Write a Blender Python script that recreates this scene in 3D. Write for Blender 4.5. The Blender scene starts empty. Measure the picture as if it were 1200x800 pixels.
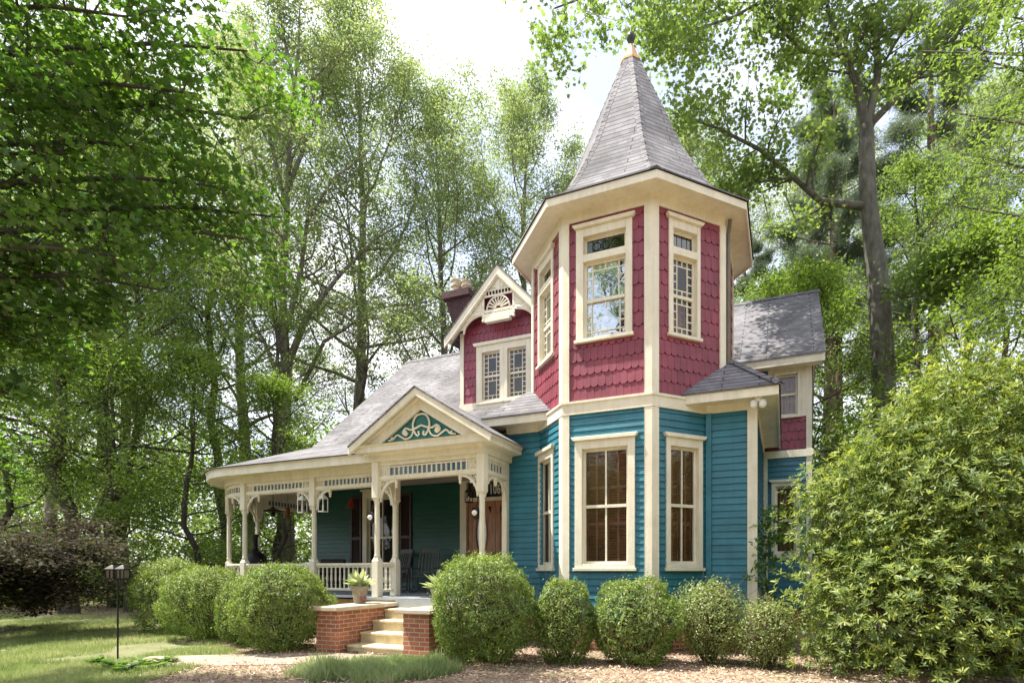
import bpy, math, random
import numpy as np
from mathutils import Matrix, Vector, noise
R = math.radians
sc = bpy.context.scene
COL = sc.collection
# ------------------------------------------------------------------ camera, world, sun, exposure
EYE = 1.5
cam = bpy.data.cameras.new('camera'); co = bpy.data.objects.new('camera', cam); COL.objects.link(co)
co.location = (0, 0, EYE); co.rotation_euler = (R(90), 0, 0)
cam.sensor_width = 36; cam.lens = 36*640/1200; cam.shift_x = -0.05; cam.shift_y = 268/1200
cam.clip_start = 0.1; cam.clip_end = 2000
sc.camera = co
SUN = Vector((-0.42, 0.03, 0.90)).normalized()
elev = math.asin(SUN.z); azim = math.atan2(SUN.x, SUN.y)
w = bpy.data.worlds.new('World'); sc.world = w; w.use_nodes = True
nt = w.node_tree; nt.nodes.clear()
def N(nt, t, **k):
    n = nt.nodes.new(t)
    for a, b in k.items():
        if hasattr(n, a): setattr(n, a, b)
        else: n.inputs[a.replace('_', ' ')].default_value = b
    return n
out = N(nt, 'ShaderNodeOutputWorld')
sky = N(nt, 'ShaderNodeTexSky'); sky.sky_type = 'NISHITA'; sky.sun_disc = False
sky.sun_elevation = elev; sky.sun_rotation = azim; sky.dust_density = 2.0
b1 = N(nt, 'ShaderNodeBackground'); b1.inputs[1].default_value = 0.11
nt.links.new(sky.outputs[0], b1.inputs[0])
b2 = N(nt, 'ShaderNodeBackground'); b2.inputs[0].default_value = (1.0, 0.985, 0.99, 1); b2.inputs[1].default_value = 0.64
tc = N(nt, 'ShaderNodeTexCoord'); mp = N(nt, 'ShaderNodeMapping'); mp.inputs['Scale'].default_value = (1.6, 1.1, 2.6)
mp.inputs['Rotation'].default_value = (0.3, 0.5, 0.7)
nz = N(nt, 'ShaderNodeTexNoise'); nz.inputs['Scale'].default_value = 1.7; nz.inputs['Detail'].default_value = 7; nz.inputs['Roughness'].default_value = 0.55
rp = N(nt, 'ShaderNodeValToRGB'); rp.color_ramp.elements[0].position = 0.40; rp.color_ramp.elements[0].color = (0.30,)*3+(1,)
rp.color_ramp.elements[1].position = 0.62; rp.color_ramp.elements[1].color = (0.97,)*3+(1,)
mx = N(nt, 'ShaderNodeMixShader')
L = nt.links.new
L(tc.outputs['Generated'], mp.inputs[0]); L(mp.outputs[0], nz.inputs['Vector']); L(nz.outputs[0], rp.inputs[0])
L(rp.outputs[0], mx.inputs[0]); L(b1.outputs[0], mx.inputs[1]); L(b2.outputs[0], mx.inputs[2]); L(mx.outputs[0], out.inputs[0])
sl = bpy.data.lights.new('sun', 'SUN'); so = bpy.data.objects.new('sun', sl); COL.objects.link(so)
sl.energy = 4.0; sl.angle = R(0.5); sl.color = (1.0, 0.94, 0.82)
so.rotation_euler = SUN.to_track_quat('Z', 'Y').to_euler(); so.location = (-20, 5, 40)
sc.view_settings.view_transform = 'Standard'; sc.view_settings.look = 'None'
sc.view_settings.exposure = 1.6; sc.view_settings.gamma = 1; sc.view_settings.use_curve_mapping = False
sc.render.engine = 'CYCLES'
cy = sc.cycles; cy.max_bounces = 8; cy.diffuse_bounces = 5; cy.glossy_bounces = 2; cy.transmission_bounces = 3; cy.transparent_max_bounces = 6
cy.caustics_reflective = False; cy.caustics_refractive = False; cy.use_denoising = True
cy.sample_clamp_indirect = 6

# ------------------------------------------------------------------ materials
def new_mat(name):
    m = bpy.data.materials.new(name); m.use_nodes = True; m.node_tree.nodes.clear(); return m, m.node_tree
def paint(name, col, rough=0.5, var=0.12, scale=3.0, bump=0.0, spec=0.5, metal=0.0, streak=(1, 1, 1), coord='Object', dirt=None, wear=0.0):
    m, t = new_mat(name); o = N(t, 'ShaderNodeOutputMaterial'); p = N(t, 'ShaderNodeBsdfPrincipled')
    p.inputs['Roughness'].default_value = rough; p.inputs['Metallic'].default_value = metal
    p.inputs['Specular IOR Level'].default_value = spec
    t.links.new(p.outputs[0], o.inputs[0])
    c = N(t, 'ShaderNodeTexCoord'); mpn = N(t, 'ShaderNodeMapping'); mpn.inputs['Scale'].default_value = streak
    t.links.new(c.outputs[coord], mpn.inputs[0])
    n = N(t, 'ShaderNodeTexNoise'); n.inputs['Scale'].default_value = scale; n.inputs['Detail'].default_value = 6; n.inputs['Roughness'].default_value = 0.65
    t.links.new(mpn.outputs[0], n.inputs['Vector'])
    r = N(t, 'ShaderNodeValToRGB'); e = r.color_ramp.elements
    e[0].position = 0.3; e[1].position = 0.7
    d = dirt if dirt else tuple(x*(1-var*1.6) for x in col)
    e[0].color = (*d, 1); e[1].color = (*[min(1, x*(1+var)) for x in col], 1)
    t.links.new(n.outputs[0], r.inputs[0]); t.links.new(r.outputs[0], p.inputs['Base Color'])
    if wear:
        m2 = N(t, 'ShaderNodeMapping'); m2.inputs['Scale'].default_value = (9, 9, 0.8); t.links.new(c.outputs[coord], m2.inputs[0])
        nw = N(t, 'ShaderNodeTexNoise'); nw.inputs['Scale'].default_value = 1.0; nw.inputs['Detail'].default_value = 7; nw.inputs['Roughness'].default_value = 0.7; t.links.new(m2.outputs[0], nw.inputs['Vector'])
        mr = N(t, 'ShaderNodeMapRange'); mr.inputs[1].default_value = 0.33; mr.inputs[2].default_value = 0.6; mr.inputs[3].default_value = 1-wear; mr.inputs[4].default_value = 1.03; t.links.new(nw.outputs[0], mr.inputs[0])
        vs_ = N(t, 'ShaderNodeVectorMath', operation='SCALE'); t.links.new(r.outputs[0], vs_.inputs[0]); t.links.new(mr.outputs[0], vs_.inputs['Scale']); t.links.new(vs_.outputs[0], p.inputs['Base Color'])
    if bump:
        n2 = N(t, 'ShaderNodeTexNoise'); n2.inputs['Scale'].default_value = scale*14; n2.inputs['Detail'].default_value = 4
        t.links.new(mpn.outputs[0], n2.inputs['Vector'])
        b = N(t, 'ShaderNodeBump'); b.inputs['Strength'].default_value = bump; b.inputs['Distance'].default_value = 0.02
        t.links.new(n2.outputs[0], b.inputs['Height']); t.links.new(b.outputs[0], p.inputs['Normal'])
    return m
def bricky(name, c1, c2, mortar, bw, bh, msize, rough=0.85, bump=0.5, offset=0.5, blotch=0.25, bscale=1.2, big=None):
    m, t = new_mat(name); o = N(t, 'ShaderNodeOutputMaterial'); p = N(t, 'ShaderNodeBsdfPrincipled')
    p.inputs['Roughness'].default_value = rough; t.links.new(p.outputs[0], o.inputs[0])
    uv = N(t, 'ShaderNodeUVMap'); uv.uv_map = 'UVMap'
    b = N(t, 'ShaderNodeTexBrick'); b.offset = offset
    b.inputs['Color1'].default_value = (*c1, 1); b.inputs['Color2'].default_value = (*c2, 1); b.inputs['Mortar'].default_value = (*mortar, 1)
    b.inputs['Scale'].default_value = 1.0; b.inputs['Mortar Size'].default_value = msize; b.inputs['Mortar Smooth'].default_value = 0.15
    b.inputs['Brick Width'].default_value = bw; b.inputs['Row Height'].default_value = bh; b.inputs['Bias'].default_value = 0.0
    t.links.new(uv.outputs[0], b.inputs['Vector'])
    colout = b.outputs['Color']
    if big:
        b2_ = N(t, 'ShaderNodeTexBrick'); b2_.offset = offset; b2_.inputs['Scale'].default_value = 1.0; b2_.inputs['Mortar Size'].default_value = 0.0; b2_.inputs['Brick Width'].default_value = big; b2_.inputs['Row Height'].default_value = bh
        b2_.inputs['Color1'].default_value = (1.15, 1.15, 1.15, 1); b2_.inputs['Color2'].default_value = (0.8, 0.79, 0.8, 1); t.links.new(uv.outputs[0], b2_.inputs['Vector'])
        mm = N(t, 'ShaderNodeVectorMath', operation='MULTIPLY'); t.links.new(b.outputs['Color'], mm.inputs[0]); t.links.new(b2_.outputs['Color'], mm.inputs[1]); colout = mm.outputs[0]
    n = N(t, 'ShaderNodeTexNoise'); n.inputs['Scale'].default_value = bscale; n.inputs['Detail'].default_value = 8; n.inputs['Roughness'].default_value = 0.6
    oc = N(t, 'ShaderNodeTexCoord'); t.links.new(oc.outputs['Object'], n.inputs['Vector'])
    mr = N(t, 'ShaderNodeMapRange'); mr.inputs[1].default_value = 0.3; mr.inputs[2].default_value = 0.7
    mr.inputs[3].default_value = 1-blotch; mr.inputs[4].default_value = 1+blotch; t.links.new(n.outputs[0], mr.inputs[0])
    n3 = N(t, 'ShaderNodeTexNoise'); n3.inputs['Scale'].default_value = 90; n3.inputs['Detail'].default_value = 2; t.links.new(oc.outputs['Object'], n3.inputs['Vector'])
    mr3 = N(t, 'ShaderNodeMapRange'); mr3.inputs[1].default_value = 0.3; mr3.inputs[2].default_value = 0.7; mr3.inputs[3].default_value = 0.8; mr3.inputs[4].default_value = 1.2
    t.links.new(n3.outputs[0], mr3.inputs[0])
    mu = N(t, 'ShaderNodeMath', operation='MULTIPLY'); t.links.new(mr.outputs[0], mu.inputs[0]); t.links.new(mr3.outputs[0], mu.inputs[1])
    v = N(t, 'ShaderNodeVectorMath', operation='SCALE'); t.links.new(colout, v.inputs[0]); t.links.new(mu.outputs[0], v.inputs['Scale'])
    t.links.new(v.outputs[0], p.inputs['Base Color'])
    inv = N(t, 'ShaderNodeMath', operation='SUBTRACT'); inv.inputs[0].default_value = 1.0; t.links.new(b.outputs['Fac'], inv.inputs[1])
    ad = N(t, 'ShaderNodeMath', operation='MULTIPLY_ADD'); t.links.new(n3.outputs[0], ad.inputs[0]); ad.inputs[1].default_value = 0.25; t.links.new(inv.outputs[0], ad.inputs[2])
    bp = N(t, 'ShaderNodeBump'); bp.inputs['Strength'].default_value = bump; bp.inputs['Distance'].default_value = 0.012
    t.links.new(ad.outputs[0], bp.inputs['Height']); t.links.new(bp.outputs[0], p.inputs['Normal'])
    return m
def leafmat(name, cols, transl=0.35, gloss=0.08, rough=0.4):
    m, t = new_mat(name); o = N(t, 'ShaderNodeOutputMaterial')
    a = N(t, 'ShaderNodeAttribute'); a.attribute_name = 'tint'
    r = N(t, 'ShaderNodeValToRGB'); cr = r.color_ramp
    while len(cr.elements) < len(cols): cr.elements.new(0.5)
    for i, c in enumerate(cols):
        cr.elements[i].position = i/(len(cols)-1); cr.elements[i].color = (*c, 1)
    t.links.new(a.outputs['Fac'], r.inputs[0])
    d = N(t, 'ShaderNodeBsdfDiffuse'); tr = N(t, 'ShaderNodeBsdfTranslucent'); g = N(t, 'ShaderNodeBsdfGlossy'); g.inputs['Roughness'].default_value = rough
    t.links.new(r.outputs[0], d.inputs[0])
    hs = N(t, 'ShaderNodeHueSaturation'); hs.inputs['Hue'].default_value = 0.485; hs.inputs['Saturation'].default_value = 1.1; hs.inputs['Value'].default_value = 1.5
    t.links.new(r.outputs[0], hs.inputs['Color']); t.links.new(hs.outputs[0], tr.inputs[0])
    m1 = N(t, 'ShaderNodeMixShader'); m1.inputs[0].default_value = transl; t.links.new(d.outputs[0], m1.inputs[1]); t.links.new(tr.outputs[0], m1.inputs[2])
    m2 = N(t, 'ShaderNodeMixShader'); m2.inputs[0].default_value = gloss; t.links.new(m1.outputs[0], m2.inputs[1]); t.links.new(g.outputs[0], m2.inputs[2])
    t.links.new(m2.outputs[0], o.inputs[0]); return m
def glassmat(name, col, refl=0.25, opaque=0.35):
    m, t = new_mat(name); o = N(t, 'ShaderNodeOutputMaterial')
    tr = N(t, 'ShaderNodeBsdfTransparent'); tr.inputs[0].default_value = (*col, 1)
    g = N(t, 'ShaderNodeBsdfGlossy'); g.inputs['Roughness'].default_value = 0.02; g.inputs[0].default_value = (1, 1, 1, 1)
    oc = N(t, 'ShaderNodeTexCoord'); n = N(t, 'ShaderNodeTexNoise'); n.inputs['Scale'].default_value = 2.2; t.links.new(oc.outputs['Object'], n.inputs['Vector'])
    bp = N(t, 'ShaderNodeBump'); bp.inputs['Strength'].default_value = 0.12; bp.inputs['Distance'].default_value = 0.05
    t.links.new(n.outputs[0], bp.inputs['Height']); t.links.new(bp.outputs[0], g.inputs['Normal'])
    lw = N(t, 'ShaderNodeFresnel'); lw.inputs['IOR'].default_value = 1.5
    mr = N(t, 'ShaderNodeMapRange'); mr.inputs[3].default_value = refl; mr.inputs[4].default_value = 0.95
    t.links.new(lw.outputs[0], mr.inputs[0])
    mx = N(t, 'ShaderNodeMixShader'); t.links.new(mr.outputs[0], mx.inputs[0]); t.links.new(tr.outputs[0], mx.inputs[1]); t.links.new(g.outputs[0], mx.inputs[2])
    t.links.new(mx.outputs[0], o.inputs[0]); return m

M = {}
M['cream'] = paint('cream_paint', (0.76, 0.72, 0.60), 0.5, 0.04, 2.5, 0.15, dirt=(0.66, 0.61, 0.48), wear=0.10)
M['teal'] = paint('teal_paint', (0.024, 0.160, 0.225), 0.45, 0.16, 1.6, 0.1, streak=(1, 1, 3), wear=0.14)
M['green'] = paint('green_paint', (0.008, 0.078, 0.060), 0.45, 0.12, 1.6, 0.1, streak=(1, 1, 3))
M['tympanum'] = paint('sea_green_paint', (0.010, 0.13, 0.12), 0.45, 0.12, 1.6, 0.1)
M['red'] = paint('red_paint', (0.235, 0.040, 0.068), 0.5, 0.2, 2.4, 0.1, wear=0.16)
M['shingle'] = bricky('asphalt_shingles', (0.175, 0.17, 0.182), (0.14, 0.138, 0.155), (0.045, 0.043, 0.05), 1.7, 0.135, 0.013, 0.9, 0.9, 0.37, 0.5, 0.8, 0.17)
M['brick'] = bricky('red_brick', (0.40, 0.15, 0.075), (0.26, 0.09, 0.05), (0.42, 0.36, 0.29), 0.215, 0.076, 0.008, 0.85, 0.6, 0.5, 0.22, 2.0)
M['chimney'] = bricky('dark_brick', (0.08, 0.028, 0.033), (0.05, 0.02, 0.025), (0.09, 0.06, 0.06), 0.215, 0.076, 0.010, 0.9, 0.6, 0.5, 0.35, 1.5)
M['stone'] = paint('limestone_cap', (0.52, 0.45, 0.35), 0.8, 0.12, 4.0, 0.3)
M['tread'] = paint('worn_tread_paint', (0.62, 0.54, 0.36), 0.7, 0.15, 5.0, 0.3, dirt=(0.42, 0.35, 0.22))
M['floor'] = paint('porch_floor_paint', (0.30, 0.33, 0.36), 0.5, 0.1, 3.0, 0.1)
M['ceiling'] = paint('porch_ceiling_paint', (0.55, 0.42, 0.38), 0.6, 0.08, 2.0)
M['wood'] = paint('varnished_oak', (0.40, 0.17, 0.065), 0.32, 0.35, 4.0, 0.1, streak=(6, 6, 0.6))
M['shutter'] = paint('stained_shutter', (0.44, 0.21, 0.12), 0.5, 0.2, 4.0)
M['maroon'] = paint('maroon_paint', (0.035, 0.012, 0.013), 0.5, 0.15, 3.0)
M['black'] = paint('black_iron', (0.012, 0.012, 0.013), 0.45, 0.2, 8.0, metal=0.4)
M['lantern_white'] = paint('white_enamel', (0.78, 0.78, 0.76), 0.35, 0.05, 6.0)
M['dark'] = paint('unlit_room_black', (0.012, 0.011, 0.012), 0.9, 0.1)  # near-black colour carries the darkness of the unlit rooms
M['copper'] = paint('copper_sheet', (0.62, 0.36, 0.16), 0.35, 0.2, 6.0, metal=0.7)
M['patina'] = paint('dark_bronze', (0.06, 0.06, 0.06), 0.5, 0.2, 6.0, metal=0.5)
M['clay'] = paint('clay_pot', (0.55, 0.47, 0.36), 0.85, 0.2, 9.0, 0.3)
M['pot'] = paint('weathered_concrete', (0.33, 0.29, 0.22), 0.9, 0.25, 12.0, 0.5)
M['grey_wood'] = paint('weathered_rocker', (0.11, 0.125, 0.12), 0.6, 0.2, 6.0)
M['redmetal'] = paint('red_metal', (0.22, 0.02, 0.02), 0.4, 0.1, 6.0)
M['metal'] = paint('brown_downspout', (0.16, 0.13, 0.10), 0.4, 0.15, 4.0, metal=0.3)
M['glass'] = glassmat('window_glass', (0.8, 0.82, 0.84), 0.02)
M['glass_up'] = glassmat('old_window_glass', (0.6, 0.62, 0.65), 0.55)
M['stained'] = glassmat('stained_glass', (0.18, 0.14, 0.2), 0.10)
M['blueglass'] = paint('blue_spindle_glass', (0.10, 0.17, 0.24), 0.15, 0.2, 5.0)
M['bark'] = paint('grey_bark', (0.19, 0.17, 0.14), 0.95, 0.45, 5.0, 0.9, streak=(1, 1, 0.25))
M['bark_oak'] = paint('lichen_bark', (0.115, 0.11, 0.09), 0.95, 0.5, 6.0, 0.9, streak=(1, 1, 0.35), dirt=(0.05, 0.047, 0.04))
M['bark_dark'] = paint('dark_bark', (0.07, 0.06, 0.048), 0.95, 0.4, 5.0, 0.9, streak=(1, 1, 0.25))
M['bark_pine'] = paint('pine_bark', (0.15, 0.105, 0.085), 0.95, 0.4, 4.0, 0.9, streak=(1, 1, 0.3))
M['twig'] = paint('twig', (0.10, 0.07, 0.045), 0.95, 0.3, 20.0)
M['pink'] = paint('pink_petals', (0.65, 0.08, 0.12), 0.6, 0.1)
M['lf_far'] = leafmat('pale_oak_leaves', [(0.13, 0.19, 0.07), (0.19, 0.26, 0.095), (0.27, 0.33, 0.13)], 0.58, 0.05, 0.55)
M['lf_mid'] = leafmat('green_leaves', [(0.08, 0.145, 0.035), (0.13, 0.21, 0.045), (0.20, 0.29, 0.065)], 0.55, 0.04, 0.55)
M['lf_bright'] = leafmat('bright_maple_leaves', [(0.09, 0.17, 0.028), (0.14, 0.23, 0.04), (0.21, 0.30, 0.055)], 0.55, 0.04, 0.55)
M['lf_oak'] = leafmat('oak_leaves', [(0.10, 0.18, 0.045), (0.155, 0.24, 0.06), (0.24, 0.32, 0.09)], 0.55, 0.04, 0.55)
M['lf_maple'] = leafmat('maple_leaves', [(0.045, 0.11, 0.02), (0.075, 0.165, 0.028), (0.13, 0.24, 0.035)], 0.58, 0.04, 0.5)
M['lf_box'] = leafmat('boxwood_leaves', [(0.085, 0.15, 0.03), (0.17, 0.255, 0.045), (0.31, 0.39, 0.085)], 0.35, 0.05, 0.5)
M['lf_loose'] = leafmat('loose_shrub_leaves', [(0.12, 0.17, 0.05), (0.22, 0.29, 0.08), (0.40, 0.43, 0.14)], 0.4, 0.05, 0.5)
M['lf_big'] = leafmat('glossy_shrub_leaves', [(0.07, 0.12, 0.03), (0.17, 0.235, 0.05), (0.37, 0.42, 0.09)], 0.45, 0.03, 0.5)
M['lf_pine'] = leafmat('pine_needles', [(0.09, 0.135, 0.08), (0.13, 0.18, 0.10), (0.18, 0.22, 0.13)], 0.3, 0.05)
M['lf_red'] = leafmat('purple_maple_leaves', [(0.03, 0.022, 0.018), (0.05, 0.045, 0.026), (0.08, 0.09, 0.035)], 0.4, 0.02, 0.6)
M['lf_dark'] = leafmat('undergrowth_leaves', [(0.05, 0.09, 0.022), (0.10, 0.17, 0.035), (0.18, 0.25, 0.05)], 0.5, 0.03, 0.6)
M['grass'] = leafmat('grass_blades', [(0.17, 0.24, 0.08), (0.29, 0.36, 0.14), (0.48, 0.49, 0.27)], 0.4, 0.04)
M['paleg'] = leafmat('bluish_grass_blades', [(0.17, 0.25, 0.09), (0.30, 0.38, 0.17), (0.50, 0.53, 0.32)], 0.4, 0.04)
M['litter'] = leafmat('dry_leaves', [(0.18, 0.10, 0.07), (0.36, 0.25, 0.18), (0.58, 0.47, 0.37)], 0.1, 0.05)

# ------------------------------------------------------------------ mesh helpers
YAW = -R(22)
C22, S22 = math.cos(R(22)), math.sin(R(22))
def H2W(u, v, z=0): return Vector((C22*u+S22*v, -S22*u+C22*v, z))
def at(x, y, Y):                      # a point seen at photo pixel x,y, Y metres away
    return Vector(((x-660)/640*Y, Y, EYE+(668-y)/640*Y))
def auto_uv(me):
    uvl = me.uv_layers.new(name='UVMap')
    data = np.empty(len(me.loops)*2, dtype=np.float32)
    for p in me.polygons:
        n = p.normal
        if abs(n.z) > 0.999: t = Vector((1, 0, 0))
        else: t = Vector((0, 0, 1)).cross(n).normalized()
        b = n.cross(t)
        for li in p.loop_indices:
            c = me.vertices[me.loops[li].vertex_index].co
            data[2*li] = c.dot(t); data[2*li+1] = c.dot(b)
    uvl.data.foreach_set('uv', data)
class MB:
    def __init__(s, M0=None): s.v = []; s.f = []; s.M = M0 or Matrix.Identity(4)
    def add(s, vs, fs):
        o = len(s.v); s.v += [tuple(s.M @ Vector(p)) for p in vs]; s.f += [tuple(i+o for i in f) for f in fs]
    def box(s, x0, x1, y0, y1, z0, z1, T=None):
        vs = [(x0,y0,z0),(x1,y0,z0),(x1,y1,z0),(x0,y1,z0),(x0,y0,z1),(x1,y0,z1),(x1,y1,z1),(x0,y1,z1)]
        if T: vs = [T @ Vector(p) for p in vs]
        s.add(vs, [(0,3,2,1),(4,5,6,7),(0,1,5,4),(1,2,6,5),(2,3,7,6),(3,0,4,7)])
    def bevbox(s, x0, x1, y0, y1, z0, z1, b=0.01):
        # box with bevelled vertical and horizontal edges
        vs = []; 
        rings = [(z0, b), (z0+b, 0), (z1-b, 0), (z1, b)]
        for z, i in rings:
            vs += [(x0+i+b*(i==0),y0+i,z),(x1-i-b*(i==0),y0+i,z),(x1-i,y0+i+b*(i==0),z),(x1-i,y1-i-b*(i==0),z),
                   (x1-i-b*(i==0),y1-i,z),(x0+i+b*(i==0),y1-i,z),(x0+i,y1-i-b*(i==0),z),(x0+i,y0+i+b*(i==0),z)]
        fs = [tuple(reversed(range(8))), tuple(range(24, 32))]
        for r in range(3):
            for k in range(8): a = r*8+k; c = r*8+(k+1) % 8; fs.append((a, c, c+8, a+8))
        s.add(vs, fs)
    def prism(s, pts, y0, y1):                       # polygon in x,z extruded along y (ccw seen from -y)
        n = len(pts); vs = [(x, y0, z) for x, z in pts]+[(x, y1, z) for x, z in pts]
        s.add(vs, [tuple(range(n)), tuple(reversed(range(n, 2*n)))]+[(i, i+n, (i+1) % n+n, (i+1) % n) for i in range(n)])
    def tube(s, pts, rad, n=8, caps=True):
        pts = [Vector(p) for p in pts]; m = len(pts)
        if not hasattr(rad, '__len__'): rad = [rad]*m
        vs = []; prev = None
        for i, p in enumerate(pts):
            d = (pts[min(i+1, m-1)]-pts[max(i-1, 0)]).normalized()
            if prev is None:
                a = Vector((0, 0, 1)) if abs(d.z) < 0.9 else Vector((1, 0, 0))
                x = d.cross(a).normalized()
            else:
                x = (prev-d*prev.dot(d)).normalized()
            prev = x; y = d.cross(x)
            for k in range(n):
                t = 2*math.pi*k/n; vs.append(p+(x*math.cos(t)+y*math.sin(t))*rad[i])
        fs = [(i*n+k, i*n+(k+1) % n, (i+1)*n+(k+1) % n, (i+1)*n+k) for i in range(m-1) for k in range(n)]
        if caps: fs += [tuple(reversed(range(n))), tuple(range((m-1)*n, m*n))]
        s.add(vs, fs)
    def lathe(s, prof, c=(0, 0, 0), n=12, rot=0):
        vs = [(c[0]+r*math.cos(2*math.pi*k/n+rot), c[1]+r*math.sin(2*math.pi*k/n+rot), c[2]+z) for r, z in prof for k in range(n)]
        m = len(prof)
        fs = [(i*n+k, i*n+(k+1) % n, (i+1)*n+(k+1) % n, (i+1)*n+k) for i in range(m-1) for k in range(n)]
        fs += [tuple(reversed(range(n))), tuple(range((m-1)*n, m*n))]
        s.add(vs, fs)
    def slab(s, polys, t=0.04):                      # sloping sheets given thickness downwards
        for p in polys:
            n = len(p); vs = [tuple(q) for q in p]+[(q[0], q[1], q[2]-t) for q in p]
            s.add(vs, [tuple(range(n)), tuple(reversed(range(n, 2*n)))]+[(i, i+n, (i+1) % n+n, (i+1) % n) for i in range(n)])
    def build(s, name, mat, parent=None, smooth=False, origin=(0, 0, 0), bevel=0):
        me = bpy.data.meshes.new(name)
        o = Vector(origin)
        me.from_pydata([tuple(Vector(p)-o) for p in s.v], [], s.f); me.validate(); me.update()
        auto_uv(me)
        me.materials.append(mat)
        if smooth: me.polygons.foreach_set('use_smooth', [True]*len(me.polygons))
        ob = bpy.data.objects.new(name, me); COL.objects.link(ob)
        if parent: ob.parent = parent
        if bevel:
            b = ob.modifiers.new('bevel', 'BEVEL'); b.width = bevel; b.segments = 2; b.limit_method = 'ANGLE'
        return ob
def tag(o, label=None, cat=None, group=None, kind=None):
    if label: o['label'] = label
    if cat: o['category'] = cat
    if group: o['group'] = group
    if kind: o['kind'] = kind
    return o
def empty(name, loc, rz=0, label=None, cat=None, group=None):
    o = bpy.data.objects.new(name, None); COL.objects.link(o); o.location = loc; o.rotation_euler = (0, 0, rz); o.empty_display_size = 0.2
    return tag(o, label, cat, group)
def copy_tree(o, parent=None):
    c = o.copy(); COL.objects.link(c); c.parent = parent
    for ch in o.children: copy_tree(ch, c)
    return c
def offset_path(path, d, closed):
    out = []; n = len(path)
    for i in range(n):
        p = Vector(path[i])
        a = Vector(path[i-1]) if (i > 0 or closed) else None
        b = Vector(path[(i+1) % n]) if (i < n-1 or closed) else None
        ns = []
        for q0, q1 in ((a, p), (p, b)):
            if q0 is not None and q1 is not None and (q1-q0).length < 1e-6: continue
            if q0 is None or q1 is None: continue
            e = (q1-q0).normalized(); ns.append(Vector((e.y, -e.x)))   # outward: to the right of travel
        if len(ns) == 1: m = ns[0]*d
        else: m = (ns[0]+ns[1]); m = m/(m.dot(ns[0]))*d
        out.append(p+m)
    return out
def sweep(mb, path, prof, closed=False):             # path 2D (outward = right of travel), prof [(offset, z)] as a closed loop
    cols = [offset_path(path, d, closed) for d, z in prof]; n = len(path); m = len(prof)
    vs = [(cols[j][i].x, cols[j][i].y, prof[j][1]) for i in range(n) for j in range(m)]
    fs = []
    for i in range(n if closed else n-1):
        k = (i+1) % n
        for j in range(m): l = (j+1) % m; fs.append((i*m+j, i*m+l, k*m+l, k*m+j))
    if not closed: fs += [tuple(range(m)), tuple(reversed(range((n-1)*m, n*m)))]
    mb.add(vs, fs)
def wallM(P, Q, z=0):                                # x along the wall (left to right seen from outside), y into the wall
    a = math.atan2(Q[1]-P[1], Q[0]-P[0])
    return Matrix.Translation((P[0], P[1], z)) @ Matrix.Rotation(a, 4, 'Z')

# ------------------------------------------------------------------ ground and setting
rng = np.random.default_rng(7); random.seed(7)
def ground_mat():
    m, t = new_mat('ground'); o = N(t, 'ShaderNodeOutputMaterial'); p = N(t, 'ShaderNodeBsdfPrincipled'); p.inputs['Roughness'].default_value = 0.95
    t.links.new(p.outputs[0], o.inputs[0]); c = N(t, 'ShaderNodeTexCoord')
    n = N(t, 'ShaderNodeTexNoise'); n.inputs['Scale'].default_value = 0.8; n.inputs['Detail'].default_value = 9; t.links.new(c.outputs['Object'], n.inputs['Vector'])
    n2 = N(t, 'ShaderNodeTexNoise'); n2.inputs['Scale'].default_value = 14; n2.inputs['Detail'].default_value = 6; t.links.new(c.outputs['Object'], n2.inputs['Vector'])
    r = N(t, 'ShaderNodeValToRGB'); e = r.color_ramp.elements; e[0].position = 0.3; e[0].color = (0.15, 0.095, 0.065, 1); e[1].position = 0.72; e[1].color = (0.44, 0.33, 0.25, 1)
    t.links.new(n2.outputs[0], r.inputs[0])
    r2 = N(t, 'ShaderNodeValToRGB'); e = r2.color_ramp.elements; e[0].position = 0.45; e[0].color = (0, 0, 0, 1); e[1].position = 0.6; e[1].color = (0.5, 0.5, 0.5, 1)
    t.links.new(n.outputs[0], r2.inputs[0])
    mx = N(t, 'ShaderNodeMix', data_type='RGBA'); t.links.new(r2.outputs[0], mx.inputs[0]); t.links.new(r.outputs[0], mx.inputs[6]); mx.inputs[7].default_value = (0.12, 0.14, 0.05, 1)
    t.links.new(mx.outputs[2], p.inputs['Base Color'])
    b = N(t, 'ShaderNodeBump'); b.inputs['Strength'].default_value = 0.6; b.inputs['Distance'].default_value = 0.05
    t.links.new(n2.outputs[0], b.inputs['Height']); t.links.new(b.outputs[0], p.inputs['Normal'])
    return m
g = MB(); g.add([(-400, -120, 0), (400, -120, 0), (400, 500, 0), (-400, 500, 0)], [(0, 1, 2, 3)])
tag(g.build('ground', ground_mat()), kind='structure')
g = MB(); 
lawn_poly = [(-40, 6), (-5.6, 6), (-5.6, 8.3), (-5.3, 9.6), (-6.6, 10.6), (-7.9, 12.5), (-12, 17.5), (-22, 19), (-40, 19)]
g.add([(x, y, 0.004) for x, y in lawn_poly], [tuple(range(len(lawn_poly)))])
tag(g.build('lawn', paint('lawn_soil', (0.13, 0.17, 0.06), 0.95, 0.3, 1.4, 0.5, dirt=(0.13, 0.10, 0.06))), kind='structure')
g = MB(); A = [H2W(-7.45, 7.72), H2W(-6.0, 7.72), H2W(-6.1, 7.35), H2W(-7.2, 6.5), H2W(-9.5, 5.2), H2W(-10.2, 6.1), H2W(-8.9, 6.9)]
g.add([(p.x, p.y, 0.012) for p in A]+[(p.x, p.y, -0.03) for p in A], [tuple(reversed(range(7)))]+[(i, i+7, (i+1) % 7+7, (i+1) % 7) for i in range(7)])
tag(g.build('path', paint('worn_path', (0.33, 0.26, 0.21), 0.9, 0.2, 3.0, 0.4)), kind='structure')

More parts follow.
